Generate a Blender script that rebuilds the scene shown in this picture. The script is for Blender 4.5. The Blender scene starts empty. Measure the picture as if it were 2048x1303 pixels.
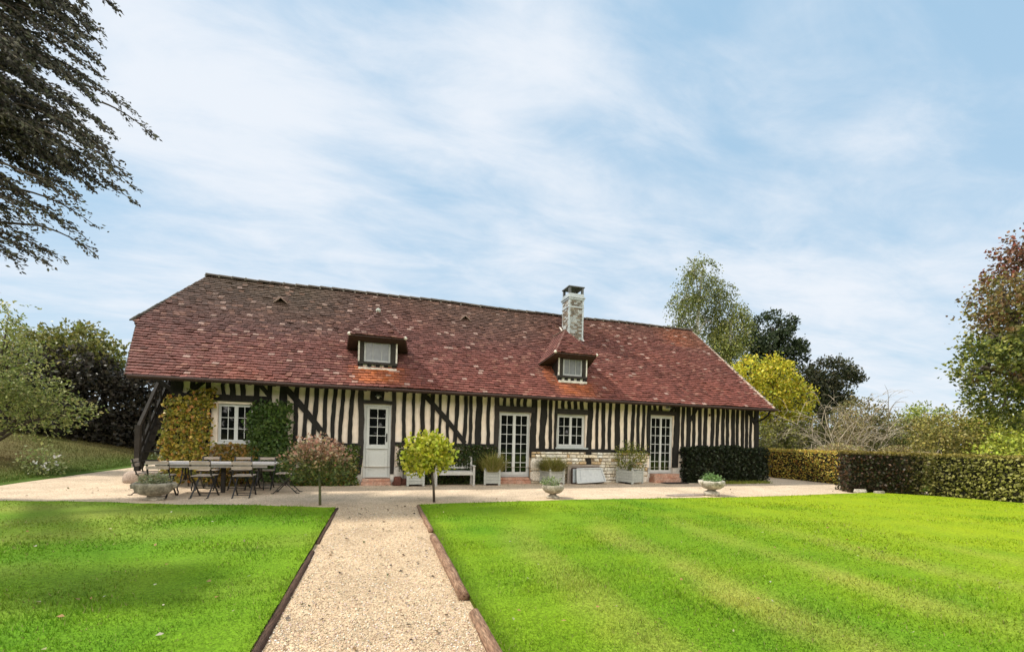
import bpy, bmesh, math, random
import numpy as np
from mathutils import Vector, Matrix, Quaternion
random.seed(7); rng = np.random.default_rng(11)
S = bpy.context.scene; COL = S.collection
# ------------------------------------------------------------------ camera
YAW = math.atan(.308); ROLL = .0245
cd = bpy.data.cameras.new('camera'); cam = bpy.data.objects.new('camera', cd); COL.objects.link(cam); S.camera = cam
cd.sensor_width = 36; cd.lens = 860/2048*36; cd.shift_y = 220/2048; cd.clip_end = 2000; cd.clip_start = .05
_f = Vector((math.sin(YAW), math.cos(YAW), 0)); _r = Vector((math.cos(YAW), -math.sin(YAW), 0)); _z = Vector((0, 0, 1))
_r2 = _r*math.cos(ROLL)+_z*math.sin(ROLL); _u2 = _z*math.cos(ROLL)-_r*math.sin(ROLL)
cam.matrix_world = Matrix(((_r2.x, _u2.x, -_f.x, 0), (_r2.y, _u2.y, -_f.y, 0), (_r2.z, _u2.z, -_f.z, 1.45), (0, 0, 0, 1)))
# ------------------------------------------------------------------ light
SUN_EL = math.radians(50); SUN_AZ = math.atan2(.30, -.95)      # direction TOWARDS the sun in the ground plane
sd = Vector((math.cos(SUN_AZ)*math.cos(SUN_EL), math.sin(SUN_AZ)*math.cos(SUN_EL), math.sin(SUN_EL)))
sl = bpy.data.lights.new('sun', 'SUN'); sl.energy = 4.7; sl.angle = math.radians(2.5); sl.color = (1, .93, .82)
so = bpy.data.objects.new('sun', sl); COL.objects.link(so); so.rotation_euler = sd.to_track_quat('Z', 'Y').to_euler()
S.view_settings.view_transform = 'Standard'; S.view_settings.look = 'None'; S.view_settings.exposure = .13; S.view_settings.gamma = 1
S.cycles.max_bounces = 6; S.cycles.use_denoising = True; S.cycles.transparent_max_bounces = 6
W = bpy.data.worlds.new('World'); S.world = W; W.use_nodes = True
nt = W.node_tree; nt.nodes.clear(); N = nt.nodes; L = nt.links
def nd(t, **k):
    n = N.new(t)
    for a, b in k.items(): setattr(n, a, b)
    return n
def mth(op, a, b=None, c=None, clamp=False):
    n = nd('ShaderNodeMath', operation=op); n.use_clamp = clamp
    for i, v in enumerate((a, b, c)):
        if v is None: continue
        if isinstance(v, (int, float)): n.inputs[i].default_value = v
        else: L.new(v, n.inputs[i])
    return n.outputs[0]
def mixc(fac, a, b):
    n = nd('ShaderNodeMix', data_type='RGBA')
    for s, v in ((n.inputs[0], fac), (n.inputs[6], a), (n.inputs[7], b)):
        if isinstance(v, (tuple, float, int)): s.default_value = v
        else: L.new(v, s)
    return n.outputs[2]
out = nd('ShaderNodeOutputWorld'); bg = nd('ShaderNodeBackground'); L.new(bg.outputs[0], out.inputs[0]); bg.inputs[1].default_value = .10
sky = nd('ShaderNodeTexSky', sky_type='NISHITA'); sky.sun_disc = False; sky.sun_elevation = SUN_EL
sky.sun_rotation = math.pi/2-SUN_AZ; sky.air_density = 1.0; sky.dust_density = .6; sky.ozone_density = 1.5
tc = nd('ShaderNodeTexCoord'); dirv = tc.outputs['Generated']
sep = nd('ShaderNodeSeparateXYZ'); L.new(dirv, sep.inputs[0]); dx, dy, dz = sep.outputs
den = mth('ADD', mth('MAXIMUM', dz, 0), .16)
cmb = nd('ShaderNodeCombineXYZ'); L.new(mth('DIVIDE', dx, den), cmb.inputs[0]); L.new(mth('DIVIDE', dy, den), cmb.inputs[1])
def noise(scale, det, dist, rough, sx, sy, rot, off=(0, 0, 0)):
    mp = nd('ShaderNodeMapping'); mp.inputs['Scale'].default_value = (sx, sy, 1); mp.inputs['Rotation'].default_value = (0, 0, rot); mp.inputs['Location'].default_value = off
    L.new(cmb.outputs[0], mp.inputs[0]); n = nd('ShaderNodeTexNoise'); L.new(mp.outputs[0], n.inputs['Vector'])
    n.inputs['Scale'].default_value = scale; n.inputs['Detail'].default_value = det; n.inputs['Distortion'].default_value = dist; n.inputs['Roughness'].default_value = rough
    return n.outputs['Fac']
n1 = noise(1.9, 10, .35, .60, .62, 1.15, .25, (3.1, 1.7, 0)); n2 = noise(4.2, 8, .5, .62, .55, 1.2, .2, (1.1, 5.2, 0))
base = mth('ADD', mth('ADD', mth('MULTIPLY', n1, .85), mth('MULTIPLY', n2, .55)), -.20)
# broad cloud banks and clear patches at fixed directions of the sky
def blob(d, sig, w):
    c = nd('ShaderNodeCombineXYZ'); m = Vector(d).normalized()
    for i in range(3): c.inputs[i].default_value = m[i]
    v = nd('ShaderNodeVectorMath', operation='DISTANCE'); L.new(dirv, v.inputs[0]); L.new(c.outputs[0], v.inputs[1])
    return mth('MULTIPLY', mth('EXPONENT', mth('MULTIPLY', mth('POWER', mth('DIVIDE', v.outputs['Value'], sig), 2), -.5)), w)
bias = None
for b in SKYBLOBS if 'SKYBLOBS' in globals() else [((-.47, 1, .62), .20, .17), ((-.2, 1, .56), .18, .14), ((.3, 1, .9), .16, .12), ((.75, .8, .6), .2, .10),
        ((-.55, 1, .38), .07, -.22), ((-.12, 1, .98), .15, -.12), ((1.3, .62, .95), .30, -.22), ((.9, 1, .35), .22, .12), ((1.45, .6, .35), .3, .16)]:
    v = blob(*b); bias = v if bias is None else mth('ADD', bias, v)
mask = mth('ADD', base, bias)
mr = nd('ShaderNodeMapRange', interpolation_type='SMOOTHSTEP'); L.new(mask, mr.inputs[0]); mr.inputs[1].default_value = .32; mr.inputs[2].default_value = .86
skyb = mixc(.82, sky.outputs[0], (3.95, 6.2, 8.3, 1))                # pale haze mixed into the clear blue
hz = mth('POWER', mth('SUBTRACT', 1, mth('MAXIMUM', dz, 0), clamp=True), 3.2)
skyb = mixc(mth('MULTIPLY', hz, .92), skyb, (6.5, 7.6, 8.5, 1))
cl = mixc(mth('MULTIPLY', mr.outputs[0], .88), skyb, (8.2, 8.55, 9.1, 1))
# unseen sky behind the viewer brightened as added fill light for the facade
beh = nd('ShaderNodeMapRange', interpolation_type='SMOOTHSTEP'); L.new(mth('SUBTRACT', mth('MULTIPLY', dz, -.10), dy), beh.inputs[0])
beh.inputs[1].default_value = -.1; beh.inputs[2].default_value = .8
cl = mixc(beh.outputs[0], cl, (25, 23.8, 21.8, 1))
L.new(cl, bg.inputs[0])

# ------------------------------------------------------------------ materials
MATS = {}
def mat(name, color=(.5, .5, .5), rough=.7, var=.0, scale=8., color2=None, bump=0., bscale=40., spec=.3, metal=0., attr=False, trans=0., coords='Object', stretch=(1, 1, 1), det=6):
    m = bpy.data.materials.new(name); m.use_nodes = True; t = m.node_tree; n = t.nodes; l = t.links
    p = n['Principled BSDF']; p.inputs['Roughness'].default_value = rough; p.inputs['Specular IOR Level'].default_value = spec; p.inputs['Metallic'].default_value = metal
    p.inputs['Base Color'].default_value = (*color, 1)
    csock = None
    if attr:
        a = n.new('ShaderNodeAttribute'); a.attribute_name = 'Col'; csock = a.outputs['Color']
    t_c = n.new('ShaderNodeTexCoord'); mp = n.new('ShaderNodeMapping'); mp.inputs['Scale'].default_value = stretch; l.new(t_c.outputs[coords], mp.inputs[0])
    if color2 is not None or var:
        nz = n.new('ShaderNodeTexNoise'); nz.inputs['Scale'].default_value = scale; nz.inputs['Detail'].default_value = det; nz.inputs['Roughness'].default_value = .65
        l.new(mp.outputs[0], nz.inputs['Vector'])
        if color2 is not None:
            r = n.new('ShaderNodeMapRange'); r.inputs[1].default_value = .35; r.inputs[2].default_value = .65; l.new(nz.outputs['Fac'], r.inputs[0])
            mx = n.new('ShaderNodeMix'); mx.data_type = 'RGBA'; l.new(r.outputs[0], mx.inputs[0])
            if csock: l.new(csock, mx.inputs[6])
            else: mx.inputs[6].default_value = (*color, 1)
            mx.inputs[7].default_value = (*color2, 1); csock = mx.outputs[2]
        if var:
            nz2 = n.new('ShaderNodeTexNoise'); nz2.inputs['Scale'].default_value = scale*4.3; nz2.inputs['Detail'].default_value = 4; l.new(mp.outputs[0], nz2.inputs['Vector'])
            r = n.new('ShaderNodeMapRange'); r.inputs[1].default_value = .3; r.inputs[2].default_value = .7; r.inputs[3].default_value = 1-var; r.inputs[4].default_value = 1+var; l.new(nz2.outputs['Fac'], r.inputs[0])
            mx = n.new('ShaderNodeMix'); mx.data_type = 'RGBA'; mx.blend_type = 'MULTIPLY'; mx.inputs[0].default_value = 1
            if csock: l.new(csock, mx.inputs[6])
            else: mx.inputs[6].default_value = (*color, 1)
            l.new(r.outputs[0], mx.inputs[7]); csock = mx.outputs[2]
    if csock: l.new(csock, p.inputs['Base Color'])
    if bump:
        nb = n.new('ShaderNodeTexNoise'); nb.inputs['Scale'].default_value = bscale; nb.inputs['Detail'].default_value = 5; l.new(mp.outputs[0], nb.inputs['Vector'])
        b = n.new('ShaderNodeBump'); b.inputs['Strength'].default_value = bump; b.inputs['Distance'].default_value = .02; l.new(nb.outputs['Fac'], b.inputs['Height']); l.new(b.outputs[0], p.inputs['Normal'])
    if trans:
        tr = n.new('ShaderNodeBsdfTranslucent'); ms = n.new('ShaderNodeMixShader'); ms.inputs[0].default_value = trans
        if csock: l.new(csock, tr.inputs[0])
        else: tr.inputs[0].default_value = (*color, 1)
        o = n['Material Output']; l.new(p.outputs[0], ms.inputs[1]); l.new(tr.outputs[0], ms.inputs[2]); l.new(ms.outputs[0], o.inputs[0])
    MATS[name] = m; return m
M_LEAF = mat('leaf', rough=.5, attr=True, trans=.28, spec=.35)
M_GRASS = mat('grass_blade', rough=.6, attr=True, trans=.3, spec=.2)
M_TILE = mat('clay_tile', rough=.75, attr=True, var=.28, scale=9, spec=.25)
M_STONE = mat('stone', rough=.9, attr=True, var=.3, scale=7, bump=.5, bscale=30)
M_TIMBER = mat('dark_timber', (.010, .009, .008), .8, .35, 9, (.023, .021, .018), .5, 30, .3, stretch=(4, 4, .5))
M_LINTEL = mat('grey_brown_timber', (.026, .023, .020), .8, .35, 9, (.042, .037, .032), .5, 30, .3, stretch=(.5, 4, 4))
M_CREAM = mat('cream_render', (.90, .79, .68), .92, .08, 1.6, (.88, .74, .60), .35, 22)
M_PLINTH = mat('whitewash', (.75, .72, .66), .9, .2, 3, (.55, .51, .45), .5, 14)
M_WHITE = mat('grey_white_paint', (.58, .59, .58), .45, .05, 6)
M_GREYW = mat('grey_window_paint', (.42, .43, .43), .5, .1, 6)
M_DOOR = mat('door_paint', (.55, .57, .55), .45, .05, 6)
M_ZINC = mat('grey_zinc', (.33, .37, .38), .5, .2, 6, (.46, .50, .51), .1, 20, .4, .3)
M_GLASS = mat('window_glass', (.006, .007, .007), .02, spec=.5)
M_NET = mat('curtained_glass', (.20, .21, .23), .12, .12, 2, spec=.5)
M_IRON = mat('black_iron', (.018, .016, .015), .5, .3, 20, spec=.5)
M_SLAT = mat('weathered_slat', (.30, .23, .175), .75, .25, 8, (.44, .39, .34), .2, 40, stretch=(1, 6, 6))
M_TABLE = mat('weathered_tabletop', (.36, .33, .31), .7, .2, 5, (.50, .48, .47), .2, 40, stretch=(.6, 6, 6))
M_BENCH = mat('pale_teak', (.40, .39, .36), .8, .2, 6, (.52, .51, .48), .2, 40, stretch=(1, 5, 5))
M_PLANTER = mat('grey_planter_wood', (.36, .38, .35), .8, .25, 5, (.50, .51, .47), .3, 40, stretch=(1, 1, 6))
M_BRICK = mat('terracotta_step', (.42, .20, .13), .85, .3, 5, (.50, .34, .26), .4, 30)
M_BROWN = mat('red_brown_wood', (.08, .030, .020), .8, .4, 6, (.13, .05, .035), .5, 20)
M_LOG = mat('edging_wood', (.13, .065, .038), .9, .5, 5, (.30, .19, .12), .6, 25, stretch=(5, .7, 5))
M_LOG2 = mat('dark_edging_wood', (.055, .032, .022), .85, .35, 4, (.11, .06, .038), .6, 25, stretch=(5, .7, 5))
M_URN = mat('lichened_stone', (.42, .38, .30), .95, .3, 7, (.18, .16, .12), .7, 22)
M_BARK = mat('bark', (.075, .058, .042), .95, .3, 5, (.12, .10, .08), .7, 14, stretch=(3, 3, .6))
M_BIRCHB = mat('birch_bark', (.60, .58, .52), .8, .3, 2.5, (.20, .19, .17), .3, 14, stretch=(1, 1, 3))
M_TWIG = mat('pale_twig', (.33, .27, .195), .9, .3, 5, (.44, .38, .29))
M_STEM = mat('green_stem', (.13, .14, .07), .85, .3, 8)
M_CORE = mat('hedge_twigs', (.030, .026, .014), .95, .4, 9, (.015, .017, .008))
M_SOIL = mat('soil', (.05, .035, .024), .95, .4, 9, (.09, .065, .045), .6, 30)
M_SHADOW = mat('painted_shadow', (.23, .185, .155), .85, .3, 5, (.31, .26, .22), .3, 20)
M_MAT = mat('door_mat', (.022, .018, .016), .95, .3, 20)
M_LID = mat('grey_painted_board', (.46, .48, .48), .6, .08, 4, (.52, .54, .53))
M_CHIM = mat('chimney_render', (.40, .42, .41), .9, .2, 3, (.28, .30, .30), .4, 25)
M_EAVE = mat('eave_wood', (.055, .033, .028), .8, .3, 6)

# ------------------------------------------------------------------ mesh helpers
def link(name, me, m=None, parent=None):
    o = bpy.data.objects.new(name, me); COL.objects.link(o)
    if m is not None: me.materials.append(m)
    if parent is not None:
        o.parent = parent; o.matrix_parent_inverse = Matrix.Translation(-Vector(parent.location)) if parent.rotation_euler.z == 0 else Matrix.Identity(4)
    return o
def tag(o, label=None, cat=None, group=None, kind=None):
    for k, v in (('label', label), ('category', cat), ('group', group), ('kind', kind)):
        if v: o[k] = v
    return o
def empty(name, loc, label, cat, group=None, rz=0):
    o = bpy.data.objects.new(name, None); COL.objects.link(o); o.location = loc; o.rotation_euler.z = rz; o.empty_display_size = .2
    return tag(o, label, cat, group)
def np_mesh(name, V, F, C=None):
    me = bpy.data.meshes.new(name); V = np.asarray(V, np.float32); F = np.asarray(F, np.int32)
    me.vertices.add(len(V)); me.vertices.foreach_set('co', V.ravel())
    k = F.shape[1]; me.loops.add(F.size); me.loops.foreach_set('vertex_index', F.ravel())
    me.polygons.add(len(F)); me.polygons.foreach_set('loop_start', np.arange(0, F.size, k, dtype=np.int32)); me.polygons.foreach_set('loop_total', np.full(len(F), k, np.int32))
    me.update(calc_edges=True)
    if C is not None:
        a = me.color_attributes.new('Col', 'FLOAT_COLOR', 'POINT'); c = np.ones((len(V), 4), np.float32); c[:, :3] = C; a.data.foreach_set('color', c.ravel())
    return me
class MB:
    def __init__(s): s.v = []; s.f = []; s.c = []; s.cc = None
    def add(s, vs, fs):
        b = len(s.v); s.v += [tuple(v) for v in vs]; s.f += [tuple(i+b for i in f) for f in fs]; s.c += [s.cc]*len(vs); return s
    def box(s, x0, x1, y0, y1, z0, z1, mx=None):
        vs = [(x, y, z) for z in (z0, z1) for y in (y0, y1) for x in (x0, x1)]
        if mx is not None: vs = [mx @ Vector(v) for v in vs]
        return s.add(vs, [(0, 2, 3, 1), (4, 5, 7, 6), (0, 1, 5, 4), (2, 6, 7, 3), (0, 4, 6, 2), (1, 3, 7, 5)])
    def bar(s, a, b, w, h, up=(0, 0, 1)):
        a, b = Vector(a), Vector(b); d = (b-a).normalized(); u = Vector(up)
        if abs(d.dot(u)) > .97: u = Vector((0, 1, 0))
        r = d.cross(u).normalized()*w/2; t = r.cross(d).normalized()*h/2
        vs = [a-r-t, a+r-t, a+r+t, a-r+t, b-r-t, b+r-t, b+r+t, b-r+t]
        return s.add(vs, [(3, 2, 1, 0), (4, 5, 6, 7), (0, 1, 5, 4), (1, 2, 6, 5), (2, 3, 7, 6), (3, 0, 4, 7)])
    def tube(s, pts, rad, n=8, cap=True):
        pts = [Vector(p) for p in pts]; k = len(pts); rad = rad if isinstance(rad, (list, tuple)) else [rad]*k
        vs = []; pr = None
        for i, p in enumerate(pts):
            d = (pts[min(i+1, k-1)]-pts[max(i-1, 0)]).normalized()
            if pr is None: pr = d.orthogonal().normalized()
            pr = (pr-d*pr.dot(d)); pr = pr.normalized() if pr.length > 1e-6 else d.orthogonal().normalized()
            q = d.cross(pr)
            vs += [p+(pr*math.cos(2*math.pi*j/n)+q*math.sin(2*math.pi*j/n))*rad[i] for j in range(n)]
        fs = [(i*n+j, i*n+(j+1) % n, (i+1)*n+(j+1) % n, (i+1)*n+j) for i in range(k-1) for j in range(n)]
        if cap: fs += [tuple(range(n-1, -1, -1)), tuple(range((k-1)*n, k*n))]
        return s.add(vs, fs)
    def lathe(s, prof, c=(0, 0, 0), n=28, sx=1, sy=1, wob=None):
        vs = []; k = len(prof)
        for r, z in prof:
            for j in range(n):
                a = 2*math.pi*j/n; q = r*(1+(wob(a, z) if wob else 0)); vs.append((c[0]+q*math.cos(a)*sx, c[1]+q*math.sin(a)*sy, c[2]+z))
        fs = [(i*n+j, i*n+(j+1) % n, (i+1)*n+(j+1) % n, (i+1)*n+j) for i in range(k-1) for j in range(n)]
        fs += [tuple(range(n-1, -1, -1)), tuple(range((k-1)*n, k*n))]
        return s.add(vs, fs)
    def mesh(s, name):
        me = bpy.data.meshes.new(name); me.from_pydata(s.v, [], s.f); me.update()
        if any(c is not None for c in s.c):
            a = me.color_attributes.new('Col', 'FLOAT_COLOR', 'POINT')
            for i, c in enumerate(s.c): a.data[i].color = (*(c or (.5, .5, .5)), 1)
        return me
    def build(s, name, m, parent=None, smooth=False, bevel=0.):
        me = s.mesh(name)
        if smooth: me.polygons.foreach_set('use_smooth', [True]*len(me.polygons))
        o = link(name, me, m, parent)
        if bevel:
            b = o.modifiers.new('bevel', 'BEVEL'); b.width = bevel; b.segments = 1; b.limit_method = 'ANGLE'
        return o
def copy_thing(o, loc, rz=None, label=None):
    def cp(a, par):
        c = a.copy(); COL.objects.link(c)
        if par is not None: c.parent = par
        for ch in list(a.children): cp(ch, c)
        return c
    r = cp(o, None); r.location = loc
    if rz is not None: r.rotation_euler.z = rz
    if label: r['label'] = label
    return r
def pnoise(x, y, z=0, s=1., seed=0):
    g = np.random.default_rng(1000+seed); v = 0
    for i in range(7):
        k = g.normal(size=3); k /= np.linalg.norm(k); k *= s*(1.+.45*i); v = v+np.sin(k[0]*x+k[1]*y+k[2]*z+g.uniform(0, 6.28))/(1+.3*i)
    return v/3.
def unit(a): return a/np.maximum(np.linalg.norm(a, axis=1, keepdims=True), 1e-9)
def pal(n, cols, wts=None, jit=.18):
    cols = np.array(cols, float); i = rng.choice(len(cols), n, p=None if wts is None else np.array(wts)/sum(wts))
    return cols[i]*(1+rng.normal(0, jit, (n, 1)))*(1+rng.normal(0, .05, (n, 3)))
def leaf_arrays(P, T, size, C, width=.32, nb=None):
    n = len(P); T = unit(T); R = rng.normal(size=(n, 3))
    if nb is not None: R = R+nb
    B = unit(np.cross(T, R)); Nn = np.cross(B, T); s = np.asarray(size).reshape(-1, 1)
    V = np.stack([P-T*s*.5, P+B*s*width+Nn*s*.12-T*s*.05, P+T*s*.5, P-B*s*width+Nn*s*.12-T*s*.05], 1).reshape(-1, 3)
    F = np.arange(4*n).reshape(n, 4); return V, F, np.repeat(np.clip(C, .002, 1), 4, 0)
def leaf_obj(name, P, T, size, C, parent=None, width=.32, nb=None, m=None):
    V, F, K = leaf_arrays(np.asarray(P, float), np.asarray(T, float), size, C, width, nb)
    return link(name, np_mesh(name, V, F, K), m or M_LEAF, parent)
def sprays(P, D, length, k, spread=.05):
    """k leaves along a twig from each point P in direction D"""
    n = len(P); t = np.tile((np.arange(k)+.5)/k, n)[:, None]; PP = np.repeat(P, k, 0); DD = np.repeat(unit(D), k, 0); LL = np.repeat(np.broadcast_to(np.asarray(length, float).reshape(-1), (n,)), k)[:, None]
    Q = PP+DD*t*LL+np.array([0, 0, -1])*(t*LL)**2*.25+rng.normal(0, spread, (n*k, 3)); return Q, DD+rng.normal(0, .7, (n*k, 3))
def lobe_pts(c, r, n, inner=.45, gap=.0, seed=0, gs=1.6):
    d = unit(rng.normal(size=(n*3, 3))); q = inner+(1-inner)*np.sqrt(rng.random((n*3, 1))); q = q*(1+.16*pnoise(d[:, 0], d[:, 1], d[:, 2], 3.2, seed)[:, None])
    P = np.array(c)+d*q*np.array(r)
    if gap:
        g_ = pnoise(P[:, 0], P[:, 1], P[:, 2], gs, seed+50); keep = g_ > min(-1+gap*2-.2, np.quantile(g_, .6)); P = P[keep]; d = d[keep]
    return P[:n], d[:n]
def tree(name, label, cat, base, trunk, tr, lobes, per, k, leaf, cols, wts=None, slen=.5, droop=0., out=(0, 0, 0), bark=M_BARK, group=None, gap=.25, inner=.4, hue=None, limbs=3, width=.32, spread=None, limbr=9):
    root = empty(name, base, label, cat, group); b = MB(); pts = [Vector(p) for p in trunk]; b.tube(pts, tr, 9)
    Ps = []; Ts = []; Cs = []
    for i, (c, r) in enumerate(lobes):
        vol = max(.12, (r[0]*r[1]*r[2])**(2/3)); n = max(6, int(per*vol))
        P, d = lobe_pts(c, r, n, inner, gap, i+len(name))
        D = d*np.array([1, 1, .8])+np.array(out)+rng.normal(0, .35, P.shape)+np.array([0, 0, -droop])
        Q, T = sprays(P, D, slen*rng.uniform(.6, 1.3, len(P)), k, leaf*.55 if spread is None else spread); Ps.append(Q); Ts.append(T)
        C = pal(len(Q), cols, wts)
        if hue: C = hue(Q, C)
        Cs.append(C)
        # limb from the trunk to the lobe, then boughs inside it
        cv = Vector(c); cand = [p for p in pts if p.z < cv.z-.15*r[2]] or [pts[0]]; a = min(cand, key=lambda p: (p-cv).length+abs(cv.z-p.z)*.2)
        L0 = (cv-a).length; r0 = max(.012, min(tr[min(len(tr)-1, pts.index(a))]*.55, .035*L0, limbr)); mid = a.lerp(cv, .5)+Vector((0, 0, .12*L0)) if droop < .5 else a.lerp(cv, .5)+Vector((0, 0, .22*L0))
        b.tube([a, mid, cv], [r0, r0*.7, r0*.4], 6)
        for j in range(limbs):
            e = Vector(P[j*7 % len(P)]); s = mid.lerp(cv, random.uniform(.3, 1)); b.tube([s, s.lerp(e, .5)+Vector((0, 0, .08*(e-s).length)), e], [r0*.4, r0*.28, r0*.12], 5)
    b.build('trunk', bark, root, True)
    leaf_obj('crown', np.concatenate(Ps), np.concatenate(Ts), leaf*rng.uniform(.7, 1.25, sum(map(len, Ps))), np.concatenate(Cs), root, width)
    return root
def plant(name, label, cat, base, c, r, n, leaf, cols, wts=None, group=None, stems=8, out=(0, 0, .3), width=.3, inner=.3, k=1, slen=.1, hue=None, stemmat=M_STEM, gap=0.):
    root = empty(name, base, label, cat, group); P, d = lobe_pts(c, r, n, inner, gap, len(label))
    Q, T = sprays(P, d+np.array(out)+rng.normal(0, .4, P.shape), slen, k, leaf*.5); C = pal(len(Q), cols, wts)
    if hue: C = hue(Q, C)
    leaf_obj('foliage', Q, T, leaf*rng.uniform(.7, 1.25, len(Q)), C, root, width)
    b = MB()
    for j in range(stems):
        e = Vector(P[j % len(P)]); s = Vector(base)+Vector((random.uniform(-.2, .2)*r[0], random.uniform(-.2, .2)*r[1], -.02)); b.tube([s, s.lerp(e, .5)+Vector((0, 0, .03)), e], [.008, .006, .003], 5)
    b.build('stems', stemmat, root); return root

# ------------------------------------------------------------------ ground
def bank(x, y):
    d = np.maximum(0, -8.8-x+.12*np.sin(y*1.3)); return 1.62*(1-np.exp(-(d*.20)**1.25))
def lawncol(x, y):
    C = np.zeros((len(x), 3)); C[:] = (.165, .275, .014)
    def mx(c, f): f = np.clip(f, 0, 1)[:, None]; C[:] = C*(1-f)+np.array(c)*f
    n = pnoise(x, y, 0, 1.1, 1); n2 = pnoise(x, y, 0, 3.3, 2); n3 = pnoise(x, y, 0, 8, 3)
    mx((.095, .215, .010), .5+.6*n+.3*n2); mx((.24, .33, .012), .35*n2+.4*pnoise(x, y, 0, .7, 5))
    right = (x > .5); xs = x-.10*np.maximum(0, y-4.6)**2+.10*n2+.12*n
    st = np.sin((xs-1.45)/1.45*2*math.pi); mx((.34, .33, .07), np.where(right, np.clip(st-.0, 0, 1)*(.46+.28*n2+.25*n)*np.clip((7.2-y)/2.5, 0, 1), 0)*(1-.4*np.clip((x-6)/6, 0, 1)))
    mx((.27, .345, .010), np.where(right, np.clip((x-4)/7, 0, .8), 0)+.2*n3*right)
    mx((.06, .19, .006), .55*np.clip(pnoise(x, y, 0, 2.1, 61)-.35, 0, 1)+.4*np.clip(pnoise(x, y, 0, 5.5, 62)-.5, 0, 1))
    mx((.26, .26, .06), np.where(right, 0, np.clip(.6*pnoise(x, y, 0, 1.6, 9)-.05+.30*np.clip((-2-x)/4, 0, 1), 0, .75)))
    return C
def bankcol(x, y):
    C = np.zeros((len(x), 3)); C[:] = (.135, .105, .040); n = pnoise(x, y, 0, 1.3, 21)
    f = np.clip(.4+.6*n, 0, 1)[:, None]; C = C*(1-f)+np.array((.085, .095, .022))*f
    f = np.clip((-8.8-x)/1.6, 0, 1)[:, None]; return np.array((.06, .11, .012))*(1-f)+C*f
def sheet(name, xs, ys, zf, colf, m, inside=None):
    X, Y = np.meshgrid(xs, ys); x = X.ravel(); y = Y.ravel(); V = np.stack([x, y, zf(x, y)], 1); nx = len(xs); ny = len(ys)
    i = np.arange(nx*ny).reshape(ny, nx); F = np.stack([i[:-1, :-1], i[:-1, 1:], i[1:, 1:], i[1:, :-1]], -1).reshape(-1, 4)
    if inside is not None: cx = V[F].mean(1); F = F[inside(cx[:, 0], cx[:, 1])]
    me = np_mesh(name, V, F, colf(x, y)); me.polygons.foreach_set('use_smooth', [True]*len(me.polygons)); return link(name, me, m)
M_LAWN = mat('lawn_turf', rough=.9, attr=True, var=.35, scale=11, bump=.9, bscale=70, spec=.1)
xs = np.concatenate([[-900, -400, -200, -100, -60, -40], np.arange(-30, -8, .5), np.arange(-8, 40, 4), [60, 100, 200, 400, 900]]); ys = np.concatenate([[-400, -100, -30], np.arange(-10, 40, 1.), [50, 70, 120, 250, 600, 1500]])
tag(sheet('ground', xs, ys, lambda x, y: bank(x, y)-.01, bankcol, M_LAWN), kind='structure')
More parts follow.
